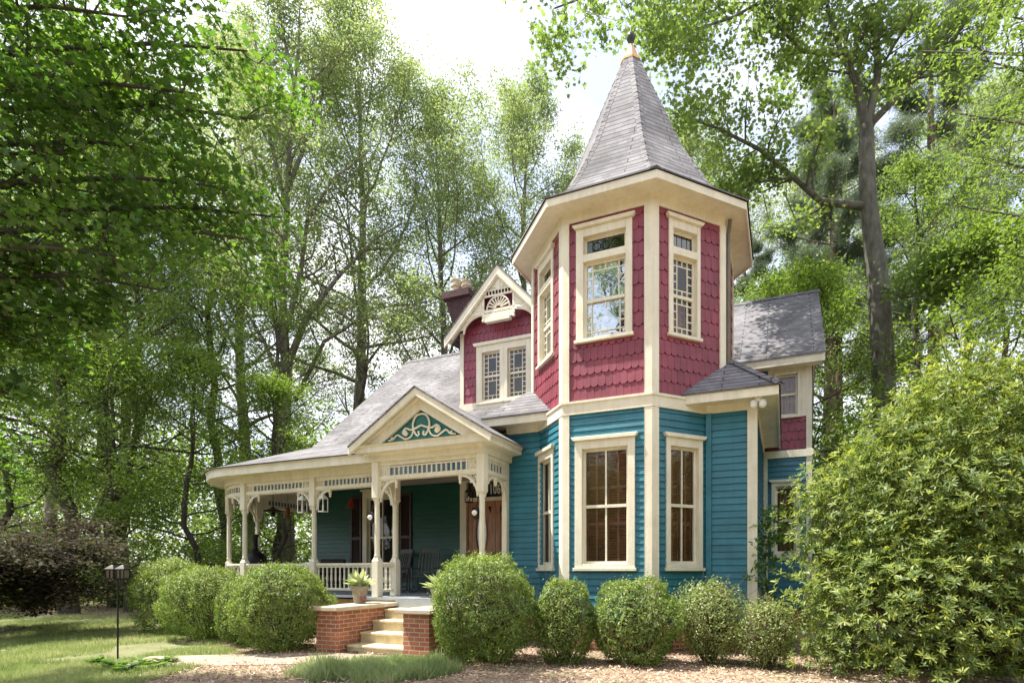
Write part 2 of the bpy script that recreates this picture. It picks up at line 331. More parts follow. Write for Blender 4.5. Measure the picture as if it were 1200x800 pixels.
# ------------------------------------------------------------------ the house
OH = (-5.5, 12.7, 0)
house = empty('victorian_house', H2W(OH[0], OH[1]), YAW, 'teal and crimson Victorian house with an octagonal corner tower and a cream wraparound porch', 'house')
def hb(name, mb, mat, parent=house, **k): return mb.build(name, M[mat], parent, origin=OH, **k)
def rows(z0, z1, p):
    z = z0; i = 0
    while z < z1-0.01: yield i, z, min(z+p, z1); z += p; i += 1
def gaps(s0, s1, zc, ops):
    iv = [(s0, s1)]
    for (a, b, c, d) in ops:
        if c < zc < d:
            nv = []
            for x, y in iv:
                if b <= x or a >= y: nv.append((x, y)); continue
                if a > x: nv.append((x, a))
                if b < y: nv.append((b, y))
            iv = nv
    return iv
def siding(mb, s0, s1, z0, z1, ops=(), p=0.125, lim=None):
    for i, a, b in rows(z0, z1, p):
        l0, l1 = (s0, s1) if lim is None else lim((a+b)/2)
        d = random.uniform(-0.002, 0.002)
        for x0, x1 in gaps(max(s0, l0), min(s1, l1), (a+b)/2, ops):
            y = -0.026+d
            mb.add([(x0, y, a), (x1, y, a), (x1, -0.005, b), (x0, -0.005, b), (x1, 0.004, a), (x0, 0.004, a)], [(0, 1, 2, 3), (5, 4, 1, 0)])
def fish(mb, s0, s1, z0, z1, ops=(), p=0.25, w=0.14, lim=None):
    for i, a, b in rows(z0, z1, p):
        n = int((s1-s0)/w)+2
        zc = (a+b)/2
        l0, l1 = (s0, s1) if lim is None else lim(b)
        cut = [o for o in ops if b > o[2]+.02 and a+0.1 < o[3]]
        iv = [(x, y, b) for x, y in gaps(max(s0, l0), min(s1, l1), 1, [(o[0], o[1], 0, 2) for o in cut])]
        iv += [(o[0], o[1], o[2]+.03) for o in cut if o[2]-a > 0.03]
        for k in range(n):
            x = s0+(k-(0.5 if i % 2 else 0))*w
            for (g0, g1, b) in iv:
                x0, x1 = max(x, g0), min(x+w-0.004, g1)
                if x1-x0 < 0.02: continue
                y0 = -0.024+random.uniform(-0.004, 0.003); zz = a+random.uniform(-0.006, 0.006)
                c = (x+x+w-0.004)/2; hw = (w-0.004)/2
                arc = []
                for q in range(7):
                    xx = x0+(x1-x0)*q/6; t = max(-1, min(1, (xx-c)/hw)); arc.append((xx, zz+0.045*(1-math.sqrt(max(0, 1-t*t)))))
                top = b+0.01
                vs = [(xx, y0, z) for xx, z in arc]+[(x1, -0.012, top), (x0, -0.012, top)]+[(xx, 0.0, z) for xx, z in arc]
                fs = [tuple(range(9))]+[(q+9, q+10, q+1, q) for q in range(6)]
                fs += [(0, 8, 9), (6, 15, 7)]
                mb.add(vs, fs)
def backing(mb, s0, s1, z0, z1, ops=(), y0=0.004, y1=0.14):
    xs = sorted(set([s0, s1]+[v for o in ops for v in o[:2] if s0 < v < s1])); zs = sorted(set([z0, z1]+[v for o in ops for v in o[2:] if z0 < v < z1]))
    for a, b in zip(xs, xs[1:]):
        for c, d in zip(zs, zs[1:]):
            if any(o[0] <= (a+b)/2 <= o[1] and o[2] <= (c+d)/2 <= o[3] for o in ops): continue
            mb.box(a, b, y0, y1, c, d)
def window(Mw, c, g, mid, style, transom=None, cap=True, louvre='shutter', glass='glass', label=None, name='window'):
    c0, c1, cz0, cz1 = c; g0, g1, gz0, gz1 = g
    top = transom[3] if transom else gz1
    i0, i1, iz0, iz1 = g0-0.045, g1+0.045, gz0-0.055, top+0.045
    f = MB(Mw); hz = cz1-0.07 if cap else cz1
    f.box(c0, i0, -0.05, 0.13, cz0+0.06, hz); f.box(i1, c1, -0.05, 0.13, cz0+0.06, hz)
    f.box(i0, i1, -0.048, 0.13, iz1, hz); f.box(i0, i1, -0.048, 0.13, cz0+0.06, iz0)
    if cap:
        f.prism([(c0-0.02, hz), (c1+0.02, hz), (c1+0.06, hz+0.055), (c1+0.06, hz+0.07), (c0-0.06, hz+0.07), (c0-0.06, hz+0.055)], -0.10, 0.02)
    f.box(c0-0.03, c1+0.03, -0.085, 0.05, cz0, cz0+0.058)
    if transom: f.box(i0, i1, -0.046, 0.13, gz1+0.045, transom[2]-0.04)
    w_ = hb(name, f, 'cream', bevel=0.006)
    if label: w_['label'] = label
    s = MB(Mw); 
    s.box(i0, g0, 0.045, 0.10, iz0, gz1+0.045); s.box(g1, i1, 0.045, 0.10, iz0, gz1+0.045)
    s.box(g0, g1, 0.045, 0.10, gz1, gz1+0.045); s.box(g0, g1, 0.05, 0.11, iz0, gz0); s.box(g0, g1, 0.035, 0.105, mid-0.028, mid+0.028)
    if style == 'two':
        xm = (g0+g1)/2; s.box(xm-0.016, xm+0.016, 0.05, 0.09, mid+0.028, gz1); s.box(xm-0.016, xm+0.016, 0.055, 0.10, gz0, mid-0.028)
    if style in ('queen', 'queenwide'):
        t = 0.011
        for (a, b) in ((gz0, mid-0.028), (mid+0.028, gz1)):
            e = 0.10 if style == 'queen' else 0.11; ex = min(0.11, (g1-g0)*0.24)
            if style == 'queenwide' and a == gz0: ex = 0.09
            for xx in (g0+ex, g1-ex): s.box(xx-t, xx+t, 0.06, 0.085, a, b)
            rowsz = (b-e,) if style == 'queenwide' and a != gz0 else (a+e, b-e)
            if style == 'queenwide' and a == gz0: rowsz = (a+0.09,)
            for zz in rowsz: s.box(g0, g1, 0.061, 0.084, zz-t, zz+t)
            nx = max(1, round((g1-g0-2*ex)/0.12)); nz_ = max(1, round((b-a-2*e)/0.13))
            if style == 'queenwide': nx = 2; nz_ = 3
            for q in range(1, nx):
                xx = g0+ex+(g1-g0-2*ex)*q/nx
                if style == 'queen': s.box(xx-t, xx+t, 0.062, 0.083, a, a+e)
                s.box(xx-t, xx+t, 0.062, 0.083, b-e, b)
            for q in range(1, nz_):
                zz = a+e+(b-a-2*e)*q/nz_; s.box(g0, g0+ex, 0.062, 0.083, zz-t, zz+t); s.box(g1-ex, g1, 0.062, 0.083, zz-t, zz+t)
    if transom:
        s.box(i0, transom[0], 0.045, 0.10, transom[2]-0.04, iz1); s.box(transom[1], i1, 0.045, 0.10, transom[2]-0.04, iz1)
        s.box(transom[0], transom[1], 0.045, 0.10, transom[3], iz1)
    hb('sash', s, 'cream', w_)
    gl = MB(Mw); gl.add([(g0-.002, 0.078, gz0), (g1+.002, 0.078, gz0), (g1+.002, 0.078, mid), (g0-.002, 0.078, mid)], [(0, 1, 2, 3)])
    gl.add([(g0-.002, 0.070, mid), (g1+.002, 0.070, mid), (g1+.002, 0.070, gz1), (g0-.002, 0.070, gz1)], [(0, 1, 2, 3)])
    hb('glass', gl, glass, w_)
    if transom:
        gl = MB(Mw); a, b, cc, d = transom
        gl.add([(a, 0.07, cc-.01), (b, 0.07, cc-.01), (b, 0.07, d+.01), (a, 0.07, d+.01)], [(0, 1, 2, 3)]); hb('stained_glass', gl, 'stained', w_)
        ld = MB(Mw); n = 7 if b-a > .6 else 4
        for q in range(1, n): xx = a+(b-a)*q/n; ld.tube([(xx, 0.064, cc-.01), (xx, 0.064, d+.01)], 0.004, 4)
        if b-a > .6:
            for q in range(3):
                xc = a+(b-a)*(q+1)/4; ld.tube([(xc+0.08*math.cos(k*.5236), 0.062, (cc+d)/2+0.08*math.sin(k*.5236)) for k in range(13)], 0.005, 4)
        hb('leading', ld, 'black', w_)
    if louvre:
        sh = MB(Mw); xm = (g0+g1)/2; zt = gz1-0.01 if style in ('two', 'one') else mid-0.05
        for (a, b) in ((g0-.02, xm-.004), (xm+.004, g1+.02)):
            for (x0, x1) in ((a, a+.035), (b-.035, b), ((a+b)/2-.02, (a+b)/2+.02)): sh.box(x0, x1, 0.15, 0.175, gz0-.03, zt)
            for zz in (gz0-.03, (gz0*2+zt)/3, (gz0+2*zt)/3, zt-.05): sh.box(a, b, 0.148, 0.177, zz, zz+.055)
            zz = gz0+.03
            while zz < zt-.05:
                sh.add([(a+.03, 0.185, zz), (b-.03, 0.185, zz), (b-.03, 0.15, zz+.035), (a+.03, 0.15, zz+.035), (a+.03, 0.155, zz+.042), (b-.03, 0.155, zz+.042), (a+.03, 0.19, zz+.006), (b-.03, 0.19, zz+.006)],
                       [(0, 1, 2, 3), (3, 2, 5, 4), (6, 7, 1, 0)]); zz += 0.05
        hb('interior_shutter', sh, 'shutter', w_)
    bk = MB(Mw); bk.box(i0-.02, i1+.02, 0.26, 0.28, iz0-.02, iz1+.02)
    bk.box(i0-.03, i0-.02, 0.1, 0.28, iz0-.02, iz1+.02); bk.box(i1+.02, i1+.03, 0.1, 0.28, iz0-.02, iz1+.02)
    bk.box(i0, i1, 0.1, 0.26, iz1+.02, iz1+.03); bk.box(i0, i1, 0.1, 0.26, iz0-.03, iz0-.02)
    hb('unlit_room_backing', bk, 'dark', w_)  # black box added behind the panes in place of the room's shade
    return w_

TC = Vector((-3.03, 11.66)); RT = 2.21
def tv(k, r=RT):                                     # the octagon is a little narrower on its right-hand side
    a = R(22.5+45*k); u = TC.x+r*math.sin(a); w_ = min(1, r/RT)
    if math.sin(a) > 0.5: u -= 0.075*w_
    return Vector((u-0.085*(1-w_), TC.y-r*math.cos(a)))
octo = [tv(k) for k in range(-4, 4)]                # left-to-right all the way round
FL = (tv(0)-tv(-1)).length
# foundations
f = MB(wallM((-5.51, 10.5), (-0.49, 10.5))); f.box(0, 5.02, 0.03, 0.3, -0.1, 0.62)
f.M = Matrix.Identity(4); sweep(f, [tv(k) for k in range(-2, 2)], [(-0.2, -0.1), (-0.03, -0.1), (-0.03, 0.6), (-0.2, 0.6)])
f.box(-0.7, -0.52, 10.5, 14.7, -0.1, 0.62); f.box(-0.5, 0.55, 14.74, 14.9, -0.1, 0.62)
hb('foundation', f, 'brick')
# tower, lower storey in clapboard
sd = MB(); bk = MB()
low = {'CB': (tv(-2), tv(-1), (0.36, 1.24, 1.49, 3.98)), 'BA': (tv(-1), tv(0), (0.24, 1.395, 1.49, 3.98)), 'AD': (tv(0), tv(1), (0.29, 1.105, 1.49, 3.98))}
for k, (P, Q, o) in low.items():
    Mw = wallM(P, Q); sd.M = Mw; bk.M = Mw
    op = (o[0]+.02, o[1]-.02, o[2]+.02, o[3]-.02)
    siding(sd, 0.05, (Q-P).length-0.05, 0.6, 4.42, [op]); backing(bk, 0, (Q-P).length, 0.55, 4.5, [op])
hb('tower_siding', sd, 'teal'); hb('tower_wall_lower', bk, 'teal')
window(wallM(tv(-2), tv(-1)), (0.36, 1.24, 1.49, 3.98), (0.50, 1.10, 1.67, 3.71), 2.69, 'two')
window(wallM(tv(-1), tv(0)), (0.24, 1.395, 1.49, 3.98), (0.43, 1.215, 1.67, 3.71), 2.69, 'two')
window(wallM(tv(0), tv(1)), (0.29, 1.105, 1.49, 3.98), (0.43, 0.965, 1.67, 3.71), 2.69, 'two')
# upper storey in scalloped shingles
sd = MB(); bk = MB()
up = {-2: (0.40, 1.24, 5.73, 7.93), -1: (0.265, 1.345, 5.73, 7.93), 0: (0.345, 1.05, 5.73, 7.93)}
for k in range(-4, 4):
    P, Q = tv(k), tv(k+1); Mw = wallM(P, Q); sd.M = Mw; bk.M = Mw; o = up.get(k); ops = []
    if o: ops = [(o[0]+.02, o[1]-.02, o[2]+.02, o[3]-.02)]
    fl_ = (Q-P).length; fish(sd, 0.06, fl_-0.06, 4.64, 8.04, ops); backing(bk, 0, fl_, 4.4, 8.3, ops)
hb('tower_shingles', sd, 'red'); hb('tower_wall_upper', bk, 'red')
window(wallM(tv(-2), tv(-1)), up[-2], (0.54, 1.10, 5.86, 7.19), 6.52, 'queen', (0.54, 1.10, 7.41, 7.66), louvre=None, glass='glass_up')
window(wallM(tv(-1), tv(0)), up[-1], (0.455, 1.18, 5.86, 7.19), 6.52, 'queenwide', (0.455, 1.18, 7.41, 7.66), louvre=None, glass='glass_up')
window(wallM(tv(0), tv(1)), up[0], (0.485, 0.93, 5.86, 7.19), 6.52, 'queen', (0.485, 0.93, 7.41, 7.66), louvre='shutter', glass='glass')
tr = MB()
for k in range(-4, 4):
    for (z0, z1, kk) in ((0.55, 4.42, (-2, -1, 0, 1)), (4.66, 8.02, range(-4, 4))):
        if k in kk:
            V0 = tv(k); a = V0+(tv(k-1)-V0).normalized()*0.125; b = V0+(tv(k+1)-V0).normalized()*0.125
            sweep(tr, [a, V0, b], [(0.0, z0), (0.042, z0), (0.042, z1), (0.0, z1)])
hb('corner_boards', tr, 'cream', bevel=0.006)
bt = MB(); sweep(bt, octo, [(-0.05, 4.42), (0.05, 4.42), (0.05, 4.60), (0.075, 4.62), (0.075, 4.66), (-0.05, 4.70)], True); hb('belt_board', bt, 'cream'); bt = MB()
sweep(bt, octo, [(-0.05, 8.02), (0.035, 8.02), (0.035, 8.2), (0.06, 8.24), (-0.05, 8.26)], True); hb('frieze_board', bt, 'cream')
ev = MB(); rE = 0.415
sweep(ev, octo, [(0.0, 8.20), (rE-0.02, 8.20), (rE-0.02, 8.17), (rE+0.01, 8.17), (rE+0.01, 8.31), (0.0, 8.33)], True); hb('tower_eaves', ev, 'cream')
tr = MB(); prof = [(2.70, 8.315), (2.70, 8.345), (2.40, 8.52), (2.13, 8.74), (1.90, 9.03), (1.67, 9.42), (1.28, 10.1), (0.86, 11.1), (0.42, 12.1), (0.20, 12.6)]
for i in range(len(prof)-1):
    (r0, z0), (r1, z1) = prof[i], prof[i+1]
    for k in range(8):
        a, b, c, d = tv(k, r0), tv(k+1, r0), tv(k+1, r1), tv(k, r1); tr.add([(a.x, a.y, z0), (b.x, b.y, z0), (c.x, c.y, z1), (d.x, d.y, z1)], [(0, 1, 2, 3)])
trf = hb('tower_roof', tr, 'shingle')
hc = MB()
for k in range(8):
    for i in range(1, len(prof)-1):
        (r0, z0), (r1, z1) = prof[i], prof[i+1]; a, b = tv(k, r0+.004), tv(k, r1+.004); nseg = max(1, int((Vector((a.x, a.y, z0))-Vector((b.x, b.y, z1))).length/0.2))
        for q in range(nseg):
            t0, t1 = q/nseg, (q+1)/nseg; p0 = Vector((a.x, a.y, z0)).lerp(Vector((b.x, b.y, z1)), t0); p1 = Vector((a.x, a.y, z0)).lerp(Vector((b.x, b.y, z1)), t1)
            ta = (tv(k+1)-tv(k)).normalized().to_3d()*0.10; tb = (tv(k-1)-tv(k)).normalized().to_3d()*0.10; rad = Vector((p0.x-TC.x, p0.y-TC.y, 0)).normalized()
            u_ = rad*0.012+Vector((0, 0, .006))
            hc.add([p0+ta*.98, p0+u_, p0+tb*.98, p1+tb*.98+u_*.2, p1+u_*.3, p1+ta*.98+u_*.2, p0+ta*.98-u_*.3, p0-u_*.3, p0+tb*.98-u_*.3], [(0, 1, 4, 5), (1, 2, 3, 4), (1, 0, 6, 7), (2, 1, 7, 8)])
hb('hip_caps', hc, 'shingle', trf)
cp = MB(); cp.lathe([(0.235, 0), (0.235, .05), (0.20, .07), (0.19, .09), (0.10, .34), (0.06, .42), (0.03, .47)], (TC.x-.08, TC.y, 12.56), 8, R(22.5)); hb('copper_cap', cp, 'copper')
cp = MB(); cp.lathe([(0.03, 0), (0.035, .03), (0.03, .05), (0.07, .09), (0.095, .15), (0.09, .21), (0.05, .27), (0.015, .31), (0.008, .40)], (TC.x-.08, TC.y, 13.0), 14); hb('finial', cp, 'patina', smooth=True)

# front block either side of the tower
sd = MB(); bk = MB()
for P, Q, z0, z1, mat in (((-5.51, 10.5), (-4.70, 10.5), 0.6, 4.42, 0), ((-1.36, 10.5), (-0.49, 10.5), 0.6, 4.42, 0), ((-0.49, 10.5), (-0.49, 14.7), 0.6, 4.5, 0), ((-5.51, 12.67), (-5.51, 10.5), 0.93, 4.42, 0)):
    Ln = math.dist(P, Q); sd = MB(wallM(P, Q)); bk = MB(sd.M); siding(sd, 0.0, Ln, z0, z1); backing(bk, 0.0, Ln, z0-.05, z1+.1)
    hb('front_wall', bk, 'teal'); hb('front_siding', sd, 'teal')
tr = MB()
sweep(tr, [(-0.615, 10.5), (-0.49, 10.5), (-0.49, 10.62)], [(0.0, 0.55), (0.045, 0.55), (0.045, 4.42), (0.0, 4.42)])
sweep(tr, [(-5.51, 12.6), (-5.51, 10.5), (-0.49, 10.5), (-0.49, 14.6)], [(0.0, 4.42), (0.038, 4.42), (0.038, 4.58), (0.0, 4.60)])
hb('front_corner_boards', tr, 'cream')
tr = MB(); tr.box(-1.35, -1.25, 10.44, 10.52, 0.6, 4.42); hb('inner_corner_board', tr, 'teal')
ev = MB(); sweep(ev, [(-5.51, 12.6), (-5.51, 10.5), (-0.49, 10.5), (-0.49, 14.6)], [(0.0, 4.56), (0.38, 4.56), (0.38, 4.53), (0.41, 4.53), (0.41, 4.69), (0.0, 4.72)]); hb('front_eaves', ev, 'cream')
rf = MB(); e = 0.44; uL, uR, vF, zE, sl_ = -5.51-e, -0.49+e, 10.5-e, 4.72, 0.93; um = (uL+uR)/2; hh = (um-uL)
rf.slab([[(uL, vF, zE), (uR, vF, zE), (um, vF+hh, zE+hh*sl_)], [(uR, vF, zE), (uR, 14.7, zE), (um, 14.7, zE+hh*sl_), (um, vF+hh, zE+hh*sl_)],
         [(uL, 14.7, zE), (uL, vF, zE), (um, vF+hh, zE+hh*sl_), (um, 14.7, zE+hh*sl_)]], 0.03)
frf = hb('hip_roof', rf, 'shingle')
hc = MB()
for s_ in (0,):
    hc = MB(); a = Vector((uL if s_ else uR, vF, zE)); b = Vector((um, vF+hh, zE+hh*sl_)); n_ = int((b-a).length/.2); d = (b-a)/n_; sd_ = Vector((d.y, -d.x, 0)).normalized()*0.11
    for q in range(int(n_*.5)):
        p = a+d*q; hc.add([p-sd_+Vector((0, 0, -.035)), p+Vector((0, 0, .022)), p+sd_+Vector((0, 0, -.035)), p+d*1.1+sd_+Vector((0, 0, -.045)), p+d*1.1+Vector((0, 0, .015)), p+d*1.1-sd_+Vector((0, 0, -.045))], [(0, 1, 4, 5), (1, 2, 3, 4)])
    hb('hip_cap', hc, 'shingle', frf)

# main roof, wing, dormer
def mz(v): return 5.32+0.93*(v-12.85)
rf = MB(); T = lambda u, v: (u, v, mz(v) if v <= 17.5 else mz(17.5)-0.93*(v-17.5))
rf.slab([[T(-13.62, 12.85), T(-5.6, 12.85), T(-5.6, 17.5), T(-13.62, 17.5)], [T(-5.6, 14.35), T(0.93, 14.35), T(0.93, 17.5), T(-5.6, 17.5)],
         [T(0.93, 17.5), T(0.93, 22.1), T(-13.62, 22.1), T(-13.62, 17.5)]], 0.04)
mrf = hb('main_roof', rf, 'shingle')
rc = MB()
for a, b in ((-13.64, -9.3), (-5.6, 0.95)):
    rc = MB()
    n_ = int((b-a)/.25)
    for q in range(n_):
        x = a+(b-a)*q/n_; z = mz(17.5); rc.add([(x, 17.36, z-.10), (x+.27, 17.36, z-.115), (x+.27, 17.5, z+.025), (x, 17.5, z+.04), (x, 17.64, z-.10), (x+.27, 17.64, z-.115)], [(0, 1, 2, 3), (3, 2, 5, 4), (0, 3, 4)])
    hb('ridge_cap', rc, 'shingle', mrf)
rb = MB()
def rake(mb, u0, u1, v0, z0, v1, z1, d): mb.add([(u0, v0, z0), (u1, v0, z0), (u1, v1, z1), (u0, v1, z1), (u0, v0, z0-d), (u1, v0, z0-d), (u1, v1, z1-d), (u0, v1, z1-d)], [(0, 1, 2, 3), (7, 6, 5, 4), (0, 4, 5, 1), (1, 5, 6, 2), (2, 6, 7, 3), (3, 7, 4, 0)])
for u0, u1, vv in ((0.86, 0.91, 14.36), (-13.6, -13.55, 12.87)):
    rb = MB(); rake(rb, u0, u1, vv, mz(vv)-.045, 17.5, mz(17.5)-.045, 0.18); rake(rb, u0, u1, 17.5, mz(17.5)-.045, 22, mz(17.5)-.93*4.5-.045, 0.18); hb('rake_board', rb, 'cream')
rb = MB(); rb.box(-1.6, 0.90, 14.37, 14.42, 6.50, 6.69); rb.box(-1.6, 0.86, 14.42, 14.70, 6.52, 6.55)
hb('wing_eaves', rb, 'cream')
# wing walls
Mw = wallM((-0.49, 14.7), (0.61, 14.7)); sd = MB(Mw); wo = (0.20, 0.83, 5.28, 6.44); lo = (0.20, 0.86, 1.80, 3.76)
fish(sd, -0.6, 1.04, 4.50, 6.55, [(0.05, 1.1, 5.26, 6.6)], 0.22, 0.15); hb('wing_shingles', sd, 'red')
sd = MB(Mw); siding(sd, 0.0, 1.08, 0.6, 4.3, [lo]); hb('wing_siding', sd, 'teal')
bk = MB(Mw); backing(bk, 0.0, 1.10, 0.55, 6.9, [lo, (0.28, 0.84, 5.30, 6.40)]); bk.box(-1.0, 0.0, .02, .14, 4.6, 6.9); bk.box(1.09, 1.10, 0.0, 7, 0.5, 6.6); hb('wing_wall', bk, 'teal')
tr = MB(Mw); tr.box(0.12, 0.27, -0.012, 0.012, 5.30, 6.52); tr.box(0.85, 1.12, -0.012, 0.012, 5.30, 6.52); tr.box(0.27, 0.85, -0.012, 0.012, 6.40, 6.52); tr.box(1.0, 1.13, -0.035, 0.0, 0.6, 5.3); tr.box(1.0, 1.13, -0.035, -0.012, 5.3, 6.52); tr.box(1.09, 1.13, 0.0, 0.2, 0.6, 6.5)
tr.box(0.0, 0.11, -0.035, 0, 0.6, 4.3); tr.box(-0.1, 1.16, -0.055, 0, 4.3, 4.48); tr.box(0.9, 1.0, -0.03, -0.013, 5.3, 6.4)
hb('wing_trim', tr, 'cream')
window(wallM((-0.49, 14.70), (0.61, 14.70)), (0.26, 0.86, 5.28, 6.42), (0.36, 0.76, 5.40, 6.32), 5.88, 'one', cap=False)
window(wallM((-0.49, 14.70), (0.61, 14.70)), lo, (0.34, 0.72, 1.98, 3.55), 2.75, 'one')
# dormer
Dv = 13.8; Mw = wallM((-8.83, Dv), (-6.05, Dv)); DL = 2.78; ap = (1.39, 10.0); slp = 1.035
def dl(z): h_ = (9.9-z)/slp; return (ap[0]-h_, ap[0]+h_)
sd = MB(Mw); fish(sd, 0.12, DL-0.12, 6.35, 9.6, [(0.56, 2.32, 6.3, 8.05)], 0.25, 0.15, dl); hb('dormer_shingles', sd, 'red')
bk = MB(Mw); do1 = (0.60, 1.40, 6.33, 8.02); do2 = (1.40, 2.30, 6.33, 8.02)
backing(bk, 0, DL, 5.9, 8.4, [(0.60, 2.30, 6.33, 8.02)]); bk.prism([(0, 8.4), (DL, 8.4), (ap[0], 9.86)], 0.004, 0.14)
bk.box(0.0, 0.1, 0.14, 4, 6.4, 8.4); bk.box(DL-.1, DL, 0.14, 4, 6.4, 8.4); hb('dormer_wall', bk, 'red')
tr = MB(Mw); tr.box(0, 0.12, -0.04, 0.004, 6.2, 8.45); tr.box(DL-.12, DL, -0.04, 0.004, 6.2, 8.45); tr.box(-0.02, DL+.02, -0.05, 0.0, 6.16, 6.36)
tr.prism([(0.50, 7.98), (2.38, 7.98), (2.42, 8.03), (2.42, 8.07), (0.46, 8.07), (0.46, 8.03)], -0.09, 0.01); hb('dormer_trim', tr, 'cream')
window(Mw, (0.55, 1.44, 6.28, 7.98), (0.78, 1.27, 6.45, 7.74), 7.10, 'queen', cap=False, louvre=None)
window(Mw, (1.44, 2.33, 6.28, 7.98), (1.61, 2.10, 6.45, 7.74), 7.10, 'queen', cap=False, louvre=None)
rf = MB(); ru = -7.44; hwD = 1.74; zA = 10.06; zB = zA-hwD*slp
rf.slab([[(ru-hwD, 13.43, zB), (ru, 13.43, zA), (ru, 18.2, zA), (ru-hwD, 18.2, zB)], [(ru, 13.43, zA), (ru+hwD, 13.43, zB), (ru+hwD, 18.2, zB), (ru, 18.2, zA)]], 0.03)
hb('dormer_roof', rf, 'shingle')
def chevron(mb, cx, za, hw, slope, d, y0, y1, shrink=0.0):
    hw -= shrink; zb = za-hw*slope
    mb.prism([(cx-hw, zb), (cx-hw, zb-d), (cx, za-d), (cx+hw, zb-d), (cx+hw, zb), (cx, za)], y0, y1)
rb = MB(); chevron(rb, ru, zA-.035, hwD, slp, 0.25, 13.45, 13.50); chevron(rb, ru, zA-.036, hwD-.01, slp, 0.05, 13.50, 13.80); chevron(rb, ru, zA-.26, hwD-.25, slp, 0.07, 13.47, 13.53); hb('dormer_bargeboard', rb, 'cream')
og = MB(Matrix.Translation((ru, 13.53, 0)))
og.box(-1.12, 1.12, 0, .03, 8.78, 8.86); og.box(-.52, .52, 0, .035, 9.22, 9.27); og.box(-.52, .52, 0, .035, 9.38, 9.42); og.box(-.52, -.45, 0, .04, 8.66, 9.42); og.box(.45, .52, 0, .04, 8.66, 9.42)
og.box(-.45, .45, 0.002, .03, 8.60, 8.76); og.box(-.36, .42, -.12, .02, 8.46, 8.55); og.box(-.05, .05, 0, .035, 9.42, 9.8)
for k in range(9): x = -.4+.1*k; og.tube([(x, .017, 9.27), (x, .017, 9.38)], .018, 6)
for k in range(1, 10): a = math.pi*k/10; og.tube([(.08*math.cos(a), .015, 8.86+.08*math.sin(a)), (.34*math.cos(a), .015, 8.86+.34*math.sin(a))], .022, 6)
og.tube([(.36*math.cos(math.pi*k/12), .015, 8.86+.35*math.sin(math.pi*k/12)) for k in range(13)], .024, 6)
for s_ in (-1, 1):
    og.tube([(s_*(1.05-.12*k), .015, 8.72+.02*k-(.05 if k < 2 else 0)) for k in range(5)], .035, 6)
    for q in (.62, .78): og.tube([(s_*q+.055*math.cos(k*.785), .015, 8.94+.055*math.sin(k*.785)+(.78-q)*.7) for k in range(9)], .018, 6)
    og.tube([(s_*.12, .015, 9.45), (s_*.22, .015, 9.55), (s_*.10, .015, 9.62), (s_*.05, .015, 9.7)], .02, 6)
    pts = [(s_*(.50+.62*math.sin(t)), .017, 8.30+.46*math.cos(t)) for t in [i*.157 for i in range(11)]]
    og.tube(pts, .03, 6)
    og.lathe([(.02, 0), (.05, .03), (.03, .09), (.04, .12)], (s_*.485, .02, 8.54), 8)
    tri_ = [(s_*.53, 8.87), (s_*1.13, 8.87), (s_*.53, 9.40)]; og.prism(tri_ if s_ > 0 else tri_[::-1], .006, .026)
    tri_ = [(s_*.045, 9.44), (s_*.40, 9.44), (s_*.045, 9.74)]; og.prism(tri_ if s_ > 0 else tri_[::-1], .012, .028)
    # solid spandrel between curve and rake
    sp = [(s_*.52, 8.80), (s_*1.08, 8.80), (s_*1.42, 8.42), (s_*1.12, 8.42), (s_*1.0, 8.62), (s_*.8, 8.72), (s_*.52, 8.76)]
    if s_ > 0: sp = sp[::-1]
    og.prism(sp, .004, .028)
hb('gable_ornament', og, 'cream')
# chimney
ch = MB(); ch.prism([(-10.55, 8.0), (-10.12, 8.0), (-10.22, 11.12), (-11.20, 11.12), (-10.92, 10.28), (-10.60, 9.2)], 16.5, 17.2); ch.box(-11.28, -10.17, 16.37, 17.33, 11.12, 11.36)
chm = hb('chimney', ch, 'chimney')
for u_, hgt in ((-10.98, .62), (-10.55, .5)):
    p = MB(); p.lathe([(.20, 0), (.20, .06), (.165, .1), (.15, hgt*.55), (.19, hgt*.6), (.19, hgt*.68), (.16, hgt*.72), (.16, hgt*.9), (.19, hgt*.93), (.19, hgt)], (u_, 16.85, 11.34), 12); hb('chimney_pot', p, 'clay', chm)
ds = MB(); q = tv(1); ds.tube([(q.x+.12, q.y-.02, 8.15), (q.x+.08, q.y+.05, 7.9), (q.x+.08, q.y+.05, 5.2), (q.x+.1, q.y+.02, 4.9)], .04, 8); hb('downspout', ds, 'metal')

# ------------------------------------------------------------------ porch
PZ = 0.93
PC = (-12.83, 11.79); PR = 1.85
def parc(a, r=PR): return Vector((PC[0]-r*math.sin(R(a)), PC[1]-r*math.cos(R(a))))
postline = [Vector((-14.68, 17.5))]+[parc(a) for a in range(90, -1, -6)]+[Vector((-8.17, 9.94))]
Mw = wallM((-13.36, 12.67), (-5.51, 12.67)); wn = (1.92, 3.22, 1.15, 3.86); dr = (5.25, 7.35, 0.93, 3.93)
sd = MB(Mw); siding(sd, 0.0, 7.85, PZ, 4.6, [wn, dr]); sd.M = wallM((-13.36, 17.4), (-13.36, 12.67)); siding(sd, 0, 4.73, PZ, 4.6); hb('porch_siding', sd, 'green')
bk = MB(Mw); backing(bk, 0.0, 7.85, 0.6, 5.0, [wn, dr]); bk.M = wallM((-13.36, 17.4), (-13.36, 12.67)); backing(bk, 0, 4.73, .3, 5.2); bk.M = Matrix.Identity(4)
hb('porch_wall', bk, 'green')
